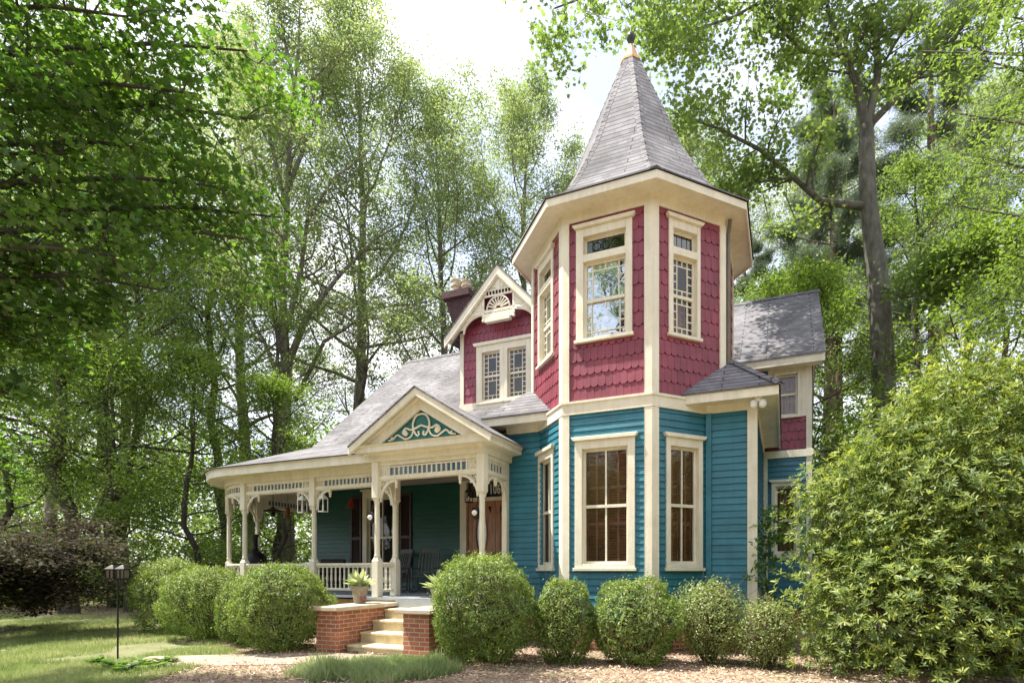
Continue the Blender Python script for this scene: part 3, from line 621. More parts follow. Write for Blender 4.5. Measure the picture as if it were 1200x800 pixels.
gb = MB(); gb.add([(-13.3, 12.9, 5.0), (-13.3, 22, 5.0), (-13.3, 17.5, 9.55)], [(0, 1, 2)]); gb.add([(0.6, 14.7, 6.5), (0.6, 20.4, 6.5), (0.6, 17.5, 9.4)], [(0, 1, 2)]); gb.box(-13.3, 0.6, 21.2, 21.3, 0, 5.6); gb.box(.55, .6, 14.8, 21.2, 0, 6.5); gb.box(-13.34, -13.3, 17.4, 21.2, 0, 5.2)
hb('gable_end_wall', gb, 'red')
window(Mw, wn, (2.12, 3.02, 1.35, 3.55), 2.45, 'two', louvre=None)
sh = MB(Mw)
for x0 in (1.48, 3.26):
    sh = MB(Mw)
    sh.box(x0, x0+.06, -.06, -.03, 1.2, 3.7); sh.box(x0+.34, x0+.40, -.06, -.03, 1.2, 3.7)
    for z in (1.2, 2.4, 3.62): sh.box(x0+.06, x0+.34, -.06, -.03, z, z+.08)
    for q in range(46):
        z = 1.3+q*.05
        if abs(z-2.42) > .06: sh.add([(x0+.06, -.055, z), (x0+.34, -.055, z), (x0+.34, -.03, z+.045), (x0+.06, -.03, z+.045)], [(0, 1, 2, 3)])
    hb('outside_shutter', sh, 'maroon')
fl = MB(); outer = offset_path(postline, 0.13, False)
poly = [(p.x, p.y) for p in outer]+[(-8.25, 9.81), (-8.25, 9.2), (-5.52, 9.2), (-5.52, 12.66), (-13.36, 12.66), (-13.36, 17.4)]
fl.add([(x, y, PZ) for x, y in poly]+[(x, y, PZ-.05) for x, y in poly], [tuple(reversed(range(len(poly)))), tuple(range(len(poly), 2*len(poly)))]+[(i, i+len(poly), (i+1) % len(poly)+len(poly), (i+1) % len(poly)) for i in range(len(poly))])
me_ = hb('porch_floor', fl, 'floor')
sk = MB(); sweep(sk, postline, [(-.05, 0), (.09, 0), (.09, PZ-.055), (-.05, PZ-.055)]); sweep(sk, [(-8.2, 9.8), (-8.2, 9.26), (-5.56, 9.26)], [(-.05, 0), (.02, 0), (.02, PZ-.055), (-.05, PZ-.055)]); hb('porch_skirt', sk, 'tread')
cl = MB(); inn = offset_path(postline, -0.02, False); poly = [(p.x, p.y) for p in inn]+[(-8.0, 9.94), (-8.0, 9.3), (-5.52, 9.3), (-5.52, 12.66), (-13.36, 12.66), (-13.36, 17.4)]
cl.add([(x, y, 3.90) for x, y in poly], [tuple(range(len(poly)))]); hb('porch_ceiling', cl, 'ceiling')
en = MB(); sweep(en, postline, [(-.09, 3.72), (.09, 3.72), (.09, 3.86), (.11, 3.88), (.11, 3.94), (-.09, 3.94)])
gp = [Vector((-8.08, 9.94)), Vector((-8.08, 9.34)), Vector((-5.50, 9.34)), Vector((-5.50, 10.46))]
sweep(en, gp, [(-.09, 3.80), (.09, 3.80), (.09, 3.92), (.12, 3.94), (.32, 3.955), (.32, 4.05), (.36, 4.10), (-.09, 4.12)]); hb('entablature', en, 'cream')
ev = MB(); sweep(ev, postline, [(.09, 3.885), (.47, 3.885), (.47, 3.85), (.50, 3.85), (.50, 4.0), (.53, 4.04), (.09, 4.06)]); hb('porch_eaves', ev, 'cream')
rf = MB(); eo = offset_path(postline, 0.56, False); ze = 4.065; ic = (-13.45, 12.85, 5.34)
pol = [[(eo[0].x, 17.5, ze), (eo[1].x, eo[1].y, ze), ic, (-13.45, 17.5, 5.34)]]
for i in range(1, len(eo)-2): pol.append([(eo[i].x, eo[i].y, ze), (eo[i+1].x, eo[i+1].y, ze), ic])
fe = eo[-2]
pol.append([(fe.x, fe.y, ze), (-8.3, fe.y, ze), (-8.3, 12.85, 5.34), ic]); pol.append([(-8.3, 10.4, ze+(10.4-fe.y)*(5.34-ze)/(12.85-fe.y)), (-5.55, 10.4, ze+(10.4-fe.y)*(5.34-ze)/(12.85-fe.y)), (-5.55, 12.85, 5.34), (-8.3, 12.85, 5.34)])
rf.slab(pol, 0.025); hb('porch_roof', rf, 'shingle')
# entrance gable
gu, gw, gz, gs = -6.79, 1.70, 5.16, 0.62
zb = gz-gw*gs
rf = MB(); rf.slab([[(gu-gw, 12.0, zb), (gu-gw, 8.92, zb), (gu, 8.92, gz), (gu, 12.7, gz)],
    [(gu, 8.92, gz), (gu+gw, 8.92, zb), (gu+gw, 10.47, zb), (-5.52, 10.47, gz-(gu*-1-5.52)*gs), (-5.52, 12.7, gz-(gu*-1-5.52)*gs), (gu, 12.7, gz)]], 0.03); hb('gable_roof', rf, 'shingle')
rb = MB(); chevron(rb, gu, gz-.035, gw, gs, 0.15, 8.94, 9.0); chevron(rb, gu, gz-.036, gw, gs, .04, 9.0, 9.2, .02)
chevron(rb, gu, gz-.18, gw-.25, gs, 0.24, 9.10, 9.16, 0.02); chevron(rb, gu, gz-.17, gw-.2, gs, 0.05, 9.02, 9.10, 0.02); hb('gable_rake', rb, 'cream')
tp = MB(); tp.prism([(gu-1.42, 4.10), (gu+1.42, 4.10), (gu, gz-.1)], 9.17, 9.24); hb('tympanum', tp, 'tympanum')
sc_ = MB(Matrix.Translation((gu, 9.15, 4.16)))
def curve(pts, r=0.02, sub=6):
    pts = [Vector(p) for p in pts]; out = []
    for i in range(len(pts)-1):
        p0 = pts[max(i-1, 0)]; p1 = pts[i]; p2 = pts[i+1]; p3 = pts[min(i+2, len(pts)-1)]
        for k in range(sub): t = k/sub; out.append(0.5*((2*p1)+(p2-p0)*t+(2*p0-5*p1+4*p2-p3)*t*t+(3*p1-p0-3*p2+p3)*t**3))
    return out+[pts[-1]]
for s_ in (-1, 1):
    sc_.tube(curve([(0, 0, .50), (s_*.13, 0, .46), (s_*.20, 0, .32), (s_*.18, 0, .18), (s_*.10, 0, .07), (s_*.05, 0, .10), (s_*.07, 0, .15)]), .022, 6)
    sc_.tube(curve([(0, 0, .27), (s_*.14, 0, .22), (s_*.26, 0, .20), (s_*.38, 0, .24), (s_*.45, 0, .16), (s_*.38, 0, .10), (s_*.33, 0, .15)]), .022, 6)
    sc_.tube(curve([(s_*.17, 0, .22), (s_*.24, 0, .07), (s_*.38, 0, .02), (s_*.50, 0, .08), (s_*.60, 0, .12), (s_*.70, 0, .04), (s_*.82, 0, .02)]), .02, 6)
    sc_.lathe([(.01, -.06), (.055, -.02), (.055, .03), (.01, .07)], (s_*.40, 0, .15), 8); sc_.lathe([(.01, -.04), (.04, -.01), (.01, .04)], (s_*.72, 0, .06), 8)
hb('scrollwork', sc_, 'cream', smooth=True)
# posts
def post_mb(top=3.80):
    b = MB(); q = .085
    b.bevbox(-q, q, -q, q, PZ, 1.72, .012); b.lathe([(.085*1.2, 0), (.06*1.2, .05), (.055*1.2, .08)], (0, 0, 1.72), 4, R(45))
    b.lathe([(.062, 0), (.066, .03), (.058, .06), (.060, .5), (.054, 1.1), (.058, 1.14), (.065, 1.17), (.06, 1.2)], (0, 0, 1.79), 8, R(22.5))
    b.lathe([(.06*1.2, 0), (.085*1.2, .06)], (0, 0, 2.98), 4, R(45)); b.bevbox(-q, q, -q, q, 3.04, top, .008)
    return b
def put(ob, u, v, z=0): ob.location = (u-OH[0], v-OH[1], z); return ob
pm = post_mb(); p0 = pm.build('porch_post', M['cream'], house); put(p0, -8.08, 9.36)
posts = [(-5.50, 9.36), (-8.08, 9.94), (-10.48, 9.94), (-12.83, 9.94), tuple(parc(45)), (-14.68, 11.79), (-14.68, 14.4), (-14.68, 17.0)]
for (u_, v_) in posts:
    c = p0.copy(); COL.objects.link(c); put(c, u_, v_)
    if (u_, v_) == tuple(parc(45)): c.rotation_euler = (0, 0, R(-45))
pl = MB(); pl.bevbox(-5.61, -5.49, 10.36, 10.49, PZ, 3.80, .01); hb('pilaster', pl, 'cream')
# brackets
def bracket_mb():
    b = MB(); t = .02; W_, H_ = .40, .46
    arc = [(.03+(W_-.03)*(1-math.cos(a)), -H_+(H_-.05)*math.sin(a)) for a in [i*math.pi/2/10 for i in range(11)]]
    arc2 = [(max(0.0, x-.045*math.cos(i*math.pi/20)), min(0, z+.045*math.sin(i*math.pi/20))) for i, (x, z) in enumerate(arc)]
    b.prism((arc2+arc[::-1])[::-1], -t, t)
    b.prism([(0, -H_), (.028, -H_), (.028, 0), (0, 0)], -t+.002, t-.002); b.prism([(.028, -.03), (W_, -.03), (W_, 0), (.028, 0)], -t+.002, t-.002)
    for (x, z, r) in ((.085, -.10, .045), (.19, -.075, .035), (.075, -.22, .032), (.16, -.15, .025)):
        b.tube([(x+r*math.cos(k*.6283), 0, z+r*math.sin(k*.6283)) for k in range(11)], .012, 5)
    b.tube([(.03, 0, -.03), (.13, 0, -.17)], .012, 5); b.tube([(.06, 0, -.30), (.05, 0, -.2)], .012, 5)
    b.lathe([(.012, -.19), (.032, -.16), (.022, -.13), (.034, -.10), (.034, 0)], (W_+.02, 0, 0), 8)
    return b
br0 = bracket_mb().build('bracket', M['cream'], house); used = [False]
def put_bracket(u, v, ang, z=3.42):
    if not used[0]: o = br0; used[0] = True
    else: o = br0.copy(); COL.objects.link(o)
    put(o, u, v, z); o.rotation_euler = (0, 0, ang); return o
bal = MB(); bal.lathe([(.020, 0), (.020, .06), (.026, .08), (.016, .11), (.028, .2), (.018, .34), (.024, .38), (.018, .41), (.018, .48)], (0, 0, 0), 6)
bal_mesh = bal.build('baluster', M['cream'], None); first_bal = [bal_mesh]
def railing(P, Q, off=.085):
    P, Q = Vector(P), Vector(Q); L_ = (Q-P).length; Mr = wallM(P, Q); r = MB(Mr)
    r.bevbox(off, L_-off, -.045, .045, 1.61, 1.67, .01); r.box(off, L_-off, -.02, .02, 1.57, 1.61); r.bevbox(off, L_-off, -.03, .03, 1.03, 1.09, .008)
    o = hb('railing', r, 'cream'); n = max(1, int((L_-2*off)/.125)); d = (Q-P)/L_
    for k in range(n):
        p = P+d*(off+(L_-2*off)*(k+.5)/n)
        if first_bal[0] is not None: b = first_bal[0]; first_bal[0] = None
        else: b = bal_mesh.copy(); COL.objects.link(b)
        b.parent = o; put(b, p.x, p.y, 1.09)
def frieze(P, Q, off=.085, top=3.72, blocks=True, brackets=True, low_=3.42):
    P, Q = Vector(P), Vector(Q); L_ = (Q-P).length; Mr = wallM(P, Q); r = MB(Mr); s0, s1 = off, L_-off
    r.box(s0, s1, -.045, .045, low_, low_+.085); r.box(s0, s1, -.035, .035, top-.085, top+.01)
    if top > 3.75: r.box(s0, s1, -.03, .03, top-.13, top-.10)
    for k in range(int((s1-s0)/.05)):
        x = s0+.025+k*.05; r.prism([(x-.02, low_), (x-.012, low_-.022), (x+.012, low_-.022), (x+.02, low_)], -.012, .012)
    g0, g1 = s0, s1; zt = top-.085 if top < 3.75 else top-.13; zb_ = low_+.085
    if blocks:
        bw = min(.27, (s1-s0)*.22)
        for x0 in (s0, s1-bw):
            r.box(x0, x0+.03, -.032, .032, zb_, top-.085); r.box(x0+bw-.03, x0+bw, -.032, .032, zb_, top-.085); r.box(x0+.03, x0+bw-.03, -.008, .02, zb_, top-.085)
            cx, cz = x0+bw/2, (zb_+top-.085)/2; rr = min(bw/2-.04, (top-.085-zb_)/2-.015)
            r.tube([(cx+rr*.75*math.cos(k*.55), -.016, cz+rr*.75*math.sin(k*.55)) for k in range(10)]+[(cx, -.016, cz)], .012, 5)
            for sx in (-1, 1):
                for sz in (-1, 1): r.tube([(cx+sx*rr*.7, -.014, cz+sz*rr), (cx+sx*rr*1.1, -.014, cz+sz*rr*.6)], .012, 5)
        g0, g1 = s0+bw, s1-bw
    n = max(1, round((g1-g0)/.115))
    for k in range(0 if not blocks else 1, n if blocks else n+1): x = g0+(g1-g0)*k/n; r.box(x-.016, x+.016, -.025, .025, zb_, zt)
    o = hb('frieze', r, 'cream'); gl = MB(Mr); gl.box(g0, g1, .002, .010, zb_-.003, zt+.003); hb('blue_glass', gl, 'blueglass', o)
    if brackets:
        a = math.atan2(Q.y-P.y, Q.x-P.x); d = (Q-P)/L_; p = P+d*off; q = Q-d*off
        put_bracket(p.x, p.y, a, low_); b2 = put_bracket(q.x, q.y, a+math.pi, low_)
Pm = [(-8.08, 9.94), (-10.48, 9.94), (-12.83, 9.94)]
for a, b in ((Pm[1], Pm[0]), (Pm[2], Pm[1])): frieze(a, b); railing(a, b)
for a0, a1 in ((90, 45), (45, 0)):
    st = (a1-a0)/4
    for k in range(4):
        frieze(parc(a0+st*k), parc(a0+st*(k+1)), off=(.0), blocks=False, brackets=False)
        railing(parc(a0+st*k), parc(a0+st*(k+1)), off=.0)
    P_, Q_ = parc(a0), parc(a1); d = (Q_-P_).normalized(); an = math.atan2(d.y, d.x); t0 = math.atan2((parc(a0+st)-P_).y, (parc(a0+st)-P_).x); t1 = math.atan2((Q_-parc(a1-st)).y, (Q_-parc(a1-st)).x)
    p = P_+Vector((math.cos(t0), math.sin(t0)))*.085; put_bracket(p.x, p.y, t0); q = Q_-Vector((math.cos(t1), math.sin(t1)))*.085; put_bracket(q.x, q.y, t1+math.pi)
for a, b in (((-14.68, 14.4), (-14.68, 11.79)), ((-14.68, 17.0), (-14.68, 14.4))): frieze(a, b); railing(a, b)
frieze((-8.08, 9.36), (-5.50, 9.36), top=3.80, low_=3.42); frieze((-8.08, 9.94), (-8.08, 9.36), top=3.80, blocks=False, brackets=False)
frieze((-5.50, 9.36), (-5.50, 10.42), top=3.80); railing((-8.08, 9.94), (-8.08, 9.36)); railing((-5.50, 9.36), (-5.50, 10.42))
# small arches over the narrow bay
ab = bracket_mb()
for v_, an in ((9.855, -math.pi/2), (9.445, math.pi/2)):
    o = br0.copy(); COL.objects.link(o); put(o, -8.08, v_, 3.42); o.rotation_euler = (0, 0, an); o.scale = (.45, 1, .95)
# entrance: door and transom
Mw = wallM((-13.36, 12.67), (-5.51, 12.67)); x0, x1 = 5.45, 7.15
f = MB(Mw); f.box(5.25, x0, -.05, .14, PZ, 3.93); f.box(x1, 7.35, -.05, .14, PZ, 3.93); f.box(x0, x1, -.05, .14, 3.86, 3.93); f.box(x0, x1, -.045, .14, 3.34, 3.44); hb('door_frame', f, 'cream', bevel=.006)
xm = (x0+x1)/2
for a, b in ((x0, xm-.004), (xm+.004, x1)):
    d = MB(Mw); w2 = (b-a); c_ = (a+b)/2
    d.box(a, a+.13, .03, .08, PZ+.02, 3.34); d.box(b-.13, b, .03, .08, PZ+.02, 3.34); d.box(a+.13, b-.13, .03, .08, PZ+.02, PZ+.24); d.box(a+.13, b-.13, .03, .08, 3.2, 3.34); d.box(a+.13, b-.13, .03, .08, 1.62, 1.74)
    d.box(a+.13, b-.13, .05, .075, PZ+.24, 1.62); d.box(a+.17, b-.17, .04, .05, PZ+.28, 1.58)
    ov = [(c_+.17*math.cos(t), 2.5+.55*math.sin(t)) for t in [i*math.pi/12 for i in range(24)]]
    # panel with an oval opening
    hwp = (w2-.26)/2; n_ = 24
    rect = []
    for i in range(n_):
        t = i*math.pi/12; cx_, cz_ = math.cos(t), math.sin(t); k_ = min(hwp/max(abs(cx_), 1e-6), .73/max(abs(cz_), 1e-6)); rect.append((c_+cx_*k_, 2.47+cz_*k_))
    d.add([(x, .045, z) for x, z in ov]+[(x, .045, z) for x, z in rect], [(i, (i+1) % 24, (i+1) % 24+24, i+24) for i in range(24)])
    d.tube([(x, .04, z) for x, z in ov]+[(ov[0][0], .04, ov[0][1])], .022, 6)
    leaf_ = hb('door', d, 'wood'); gl = MB(Mw); gl.add([(x, .055, z) for x, z in ov], [tuple(range(24))]); hb('oval_glass', gl, 'stained', leaf_)
    kn = MB(Mw); kx = b-.06 if a == x0 else a+.06; kn.tube([(kx, .03, 1.95), (kx, -.03, 1.95)], .012, 6); kn.lathe([(.01, -.03), (.03, 0), (.01, .03)], (kx, -.04, 1.95), 8); hb('knob', kn, 'copper', leaf_)
gl = MB(Mw); gl.box(x0, x1, .06, .065, 3.44, 3.86); tro = hb('transom_glass', gl, 'stained')
bk = MB(Mw); bk.box(x0-.05, x1+.05, .2, .22, PZ, 3.9); hb('unlit_room_backing', bk, 'dark')  # black sheet stands in for the unlit hall behind door and transom
tx = bpy.data.curves.new('house_number', 'FONT'); tx.body = '1060'; tx.size = .42; tx.extrude = .006; tx.offset = .006; tx.align_x = 'CENTER'; tx.space_character = 1.1
to = bpy.data.objects.new('house_number', tx); COL.objects.link(to); tx.materials.append(M['lantern_white']); to.parent = house
to.location = (-7.03-OH[0], 12.67+.052-OH[1], 3.53); to.rotation_euler = (R(90), 0, 0)
bpy.context.view_layer.update(); tm = bpy.data.meshes.new_from_object(to); tl = to.location.copy(); bpy.data.objects.remove(to)
to = bpy.data.objects.new('house_number', tm); COL.objects.link(to); to.parent = house; to.location = tl; to.rotation_euler = (R(90), 0, 0); to.scale = (.50, .86, 1)
fx = MB(); 
for s_ in (-1, 1):
    fx.lathe([(.03, 0), (.06, .03), (.065, .10), (.055, .14)], (-0.42+s_*.075, 10.22, 4.36), 10)
fx.lathe([(.05, 0), (.07, .03), (.07, .08)], (-0.42, 10.24, 4.48), 10); hb('flood_light', fx, 'lantern_white')

# ------------------------------------------------------------------ entry steps
sO = (-6.75, 8.4, 0); steps = empty('entry_steps', H2W(-6.75, 8.4), YAW, 'brick-sided entry steps with cream treads leading up to the front porch', 'steps')
vt = [7.82, 8.16, 8.50, 8.84, 9.16]
for i, zt in enumerate((.142, .34, .54, .735)):
    s = MB(); s.bevbox(-7.44, -6.03, vt[i]-.03, vt[i+1]+.02, zt-.05, zt, .012); s.box(-7.44, -6.03, vt[i], vt[i+1]+.02, -.05 if i == 0 else zt-.25, zt-.052); s.build('step', M['tread'], steps, origin=sO)
s = MB(); s.box(-7.44, -6.03, 9.165, 9.195, .60, .90); s.build('top_riser', M['floor'], steps, origin=sO)
for a, b in ((-7.96, -7.46), (-6.01, -5.48)):
    s = MB(); s.box(a, b, 7.6, 9.19, -.1, .77); wl = s.build('brick_wall', M['brick'], steps, origin=sO)
    s = MB(); s.bevbox(a-.09, b+.07 if a < -7 else b+.09, 7.51, 9.19, .772, .845, .01)
    s.build('cap', M['stone'], wl, origin=sO)

# ------------------------------------------------------------------ things on and around the porch
def hthing(name, u, v, z, label, cat, group=None, rz=0):
    p = H2W(u, v, z); return empty(name, p, YAW+rz, label, cat, group)
def rocking_chair(name, u, v, rz, label):
    t = hthing(name, u, v, PZ, label, 'rocking chair', 'rocking chairs on the porch', rz)
    m = MB(); m.bevbox(-.27, .27, -.26, .22, .40, .43, .01)
    for k in range(6): m.box(-.25+k*.086, -.19+k*.086, -.27, -.255, .405, .43)
    m.build('seat', M['grey_wood'], t)
    m = MB(); tilt = Matrix.Translation((0, .22, .42)) @ Matrix.Rotation(R(-16), 4, 'X')
    for x in (-.25, .25): m.M = tilt; m.bevbox(x-.022, x+.022, -.02, .02, -.02, .76, .008)
    m.box(-.25, .25, -.012, .012, .64, .76); m.box(-.25, .25, -.012, .012, .08, .13)
    for k in range(5): m.box(-.19+k*.088-.02+.01, -.19+k*.088+.03, -.006, .006, .13, .64)
    m.build('backrest', M['grey_wood'], t)
    for x in (-.27, .27):
        m = MB(); m.tube([(x, -.45+.09*k, .02+((k-4.7)/4.7)**2*.09) for k in range(11)], .018, 6); m.build('rocker', M['grey_wood'], t)
        m = MB(); m.tube([(x, -.22, .04), (x, -.24, .63)], .02, 8); m.build('leg', M['grey_wood'], t)
        m = MB(); m.tube([(x, .20, .04), (x, .22, .44)], .02, 8); m.build('leg', M['grey_wood'], t)
        m = MB(); m.bevbox(x-.04, x+.04, -.30, .28, .62, .645, .008); m.build('armrest', M['grey_wood'], t)
    return t
rocking_chair('rocking_chair', -8.6, 11.75, R(18), 'grey slatted rocking chair on the porch, the one nearer the front door')
rocking_chair('rocking_chair', -9.75, 11.95, R(-14), 'grey slatted rocking chair on the porch, the one half hidden behind a post')
t = hthing('side_table', -9.12, 11.35, PZ, 'small grey side table standing between the two rocking chairs', 'side table')
m = MB(); m.bevbox(-.26, .26, -.2, .2, .5, .525, .008); m.build('tabletop', M['grey_wood'], t)
for x in (-.21, .21):
    for y in (-.15, .15): m = MB(); m.tube([(x, y, 0), (x, y, .5)], .02, 6); m.build('leg', M['grey_wood'], t)
m = MB(); m.box(-.21, .21, -.15, .15, .14, .16); m.build('shelf', M['grey_wood'], t)
t = hthing('armchair', -12.1, 12.0, PZ, 'dark boxy armchair in the shade by the porch window', 'armchair', rz=R(20))
m = MB(); m.bevbox(-.36, .36, -.35, .3, .08, .42, .03); m.build('seat', M['maroon'], t); m = MB(); m.bevbox(-.36, .36, .2, .34, .4, .9, .03); m.build('backrest', M['maroon'], t)
for x in (-.38, .30): m = MB(); m.bevbox(x, x+.1, -.35, .25, .1, .6, .02); m.build('armrest', M['maroon'], t)
t = hthing('chiminea', -13.72, 10.95, PZ, 'black round-bellied chiminea with tall flue at the curved porch corner', 'chiminea')
m = MB()
for k in range(3): a = k*2.094; m.tube([(.16*math.cos(a), .16*math.sin(a), .55), (.26*math.cos(a), .26*math.sin(a), 0)], .02, 6)
m.build('stand', M['black'], t); m = MB(); m.lathe([(.05, .45), (.2, .5), (.30, .62), (.34, .78), (.31, .94), (.2, 1.06), (.09, 1.13)], n=18); b_ = m.build('body', M['black'], t, smooth=True)
m = MB(); m.lathe([(.09, 1.12), (.065, 1.2), (.06, 1.5), (.085, 1.52), (.085, 1.56), (.06, 1.58)], n=12); m.build('flue', M['black'], t, smooth=True)
def lantern(u, v, ztop, h, wd, mat, label, cord=0.12, name='hanging_lantern', group=None):
    t = hthing(name, u, v, ztop-h, label, 'lantern', group)
    a = wd/2; m = MB()
    m.box(-a, a, -a, a, 0, .025); m.box(-a, a, -a, a, h*.72, h*.76)
    for x in (-a, a-.014):
        for y in (-a, a-.014): m.box(x, x+.014, y, y+.014, .025, h*.72)
    m.build('cage', M[mat], t)
    m = MB(); m.lathe([(a*1.45, h*.76), (a*.6, h*.92), (a*.25, h*.96), (a*.25, h)], n=4, rot=R(45)); m.build('roof', M[mat], t)
    m = MB(); m.lathe([(.02, .03), (.02, h*.4)], n=8); m.build('candle', M['lantern_white'], t)
    m = MB(); m.tube([(0, 0, h), (0, 0, h+cord)], .006, 5); m.build('hook', M['black'], t)
lantern(-10.86, 9.94, 3.33, .44, .16, 'lantern_white', 'white lantern hanging on the curved-corner side of the post between the two front porch bays', .10, group='white lanterns under the porch beam')
lantern(-10.20, 9.94, 3.33, .44, .16, 'lantern_white', 'white lantern hanging on the front-door side of the post between the two front porch bays', .10, group='white lanterns under the porch beam')
lantern(-6.82, 11.0, 3.42, .34, .14, 'black', 'small dark pendant lantern hanging in front of the front door', .48, 'pendant_lantern')
for u_, lb in ((-8.21, 'dark oval lamp with white globe on the left post of the entrance gable'), (-5.63, 'dark oval lamp with white globe on the post before the front door')):
    t = hthing('post_lamp', u_, 9.34, 2.63, lb, 'lamp', 'oval lamps on the entrance posts')
    m = MB(Matrix.Rotation(R(90), 4, 'X')); m.lathe([(.01, -.03), (.075, -.03), (.085, 0), (.075, .03), (.01, .03)], n=16); m.M = Matrix.Diagonal((1, 1, 1.45, 1)) @ m.M; m.v = [(x, y, z*1.5) for x, y, z in m.v]; m.build('plate', M['black'], t)
    m = MB(); m.lathe([(.01, -.055), (.04, -.035), (.055, 0), (.04, .04), (.01, .055)], (0, -.055, .0), 12); m.build('globe', M['lantern_white'], t, smooth=True)
    m = MB(); m.tube([(0, 0, .10), (.03, 0, .2), (.05, 0, .3)], .01, 5); m.build('hook', M['black'], t)
t = hthing('wind_bell', -10.35, 11.0, 3.12, 'red bell hanging on a cord from the porch ceiling', 'bell'); m = MB(); m.lathe([(.13, 0), (.10, .03), (.06, .12), (.05, .2), (.015, .24)], n=14); m.build('bell', M['redmetal'], t); m = MB(); m.tube([(0, 0, .24), (0, 0, .78)], .007, 5); m.build('cord', M['metal'], t)
t = hthing('pendant_lamp', -13.1, 11.0, 3.10, 'black broad-shaded pendant lamp hanging over the curved porch corner', 'lamp'); m = MB(); m.lathe([(.24, .02), (.22, .05), (.06, .12), (.03, .16)], n=16); m.build('shade', M['black'], t); m = MB(); m.tube([(0, 0, .16), (0, 0, .8)], .012, 5); m.build('rod', M['black'], t); m = MB(); m.lathe([(.03, -.12), (.06, -.06), (.04, .02)], n=10); m.build('bulb_holder', M['black'], t)
t = hthing('hummingbird_feeder', -13.0, 11.4, 3.0, 'red feeder hanging beside the black pendant lamp', 'feeder'); m = MB(); m.lathe([(.09, 0), (.1, .03), (.05, .06), (.055, .25), (.03, .28)], n=10); m.build('feeder_body', M['redmetal'], t); m = MB(); m.tube([(0, 0, .28), (0, 0, .9)], .006, 5); m.build('wire', M['metal'], t)

# ------------------------------------------------------------------ leaves
SH = {
 'rhomb': np.array([(-1, 0, 0), (-.1, -.42, .06), (1, 0, 0), (-.1, .42, .06)]),
 'oval': np.array([(-1, 0, -.05), (-.45, -.34, .08), (.35, -.34, .08), (1, 0, -.12), (.35, .34, .08), (-.45, .34, .08)]),
 'long': np.array([(-1, 0, 0), (-.3, -.22, .05), (.4, -.22, .03), (1, 0, -.18), (.4, .22, .03), (-.3, .22, .05)]),
 'maple': np.array([(-1, 0, 0), (-.55, -.45, 0), (-.7, -.95, -.08), (-.1, -.55, .05), (.25, -.8, -.05), (.25, -.3, .05), (1, 0, -.12), (.25, .3, .05), (.25, .8, -.05), (-.1, .55, .05), (-.7, .95, -.08), (-.55, .45, 0)]),
 'needle': np.array([(-1, -.055, 0), (1, -.02, 0), (1, .02, 0), (-1, .055, 0)]),
 'blade': np.array([(-1, -.09, 0), (1, 0, 0), (-1, .09, 0)]),
}
def leaf_mesh(name, mat, pos, size, nrm, tan, shape, tint, parent=None, loc=(0, 0, 0)):
    T = SH[shape]; k = len(T); n = len(pos)
    nrm = nrm/np.linalg.norm(nrm, axis=1, keepdims=True)
    tan = tan-nrm*(tan*nrm).sum(1, keepdims=True); tan /= np.linalg.norm(tan, axis=1, keepdims=True)+1e-9
    bit = np.cross(nrm, tan); s = (np.asarray(size)*np.ones(n))[:, None, None]*0.5
    V = pos[:, None, :]+s*(T[None, :, 0:1]*tan[:, None, :]+T[None, :, 1:2]*bit[:, None, :]+T[None, :, 2:3]*nrm[:, None, :])
    me = bpy.data.meshes.new(name); me.vertices.add(n*k); me.vertices.foreach_set('co', V.astype(np.float32).ravel())
    me.loops.add(n*k); me.loops.foreach_set('vertex_index', np.arange(n*k, dtype=np.int32))
    me.polygons.add(n); me.polygons.foreach_set('loop_start', np.arange(0, n*k, k, dtype=np.int32)); me.polygons.foreach_set('loop_total', np.full(n, k, dtype=np.int32))
    at_ = me.attributes.new('tint', 'FLOAT', 'FACE'); at_.data.foreach_set('value', np.clip(tint, 0, 1).astype(np.float32))
    me.update(); me.materials.append(M[mat])
    o = bpy.data.objects.new(name, me); COL.objects.link(o); o.location = loc
    if parent: o.parent = parent
    return o
def spray(rng, centers, sig, per, size, up=0.6, flat=0.6, tint_spread=.28):
    c = np.asarray(centers); sig = np.asarray(sig)*rng.uniform(.65, 1.35, len(c)); n = len(c)*per
    base = np.repeat(c, per, 0); off = np.clip(rng.normal(size=(n, 3)), -1.9, 1.9)*np.array([1, 1, flat])*(np.repeat(np.asarray(sig)*np.ones(len(c)), per)[:, None])
    pos = base+off; nrm = rng.normal(size=(n, 3))+np.array([0, 0, up*2]); tan = rng.normal(size=(n, 3))+off*1.0
    tint = np.repeat(rng.normal(.45, .16, len(c)), per)+rng.normal(0, tint_spread*.6, n)
    return pos, size*rng.uniform(.7, 1.3, n), nrm, tan, tint
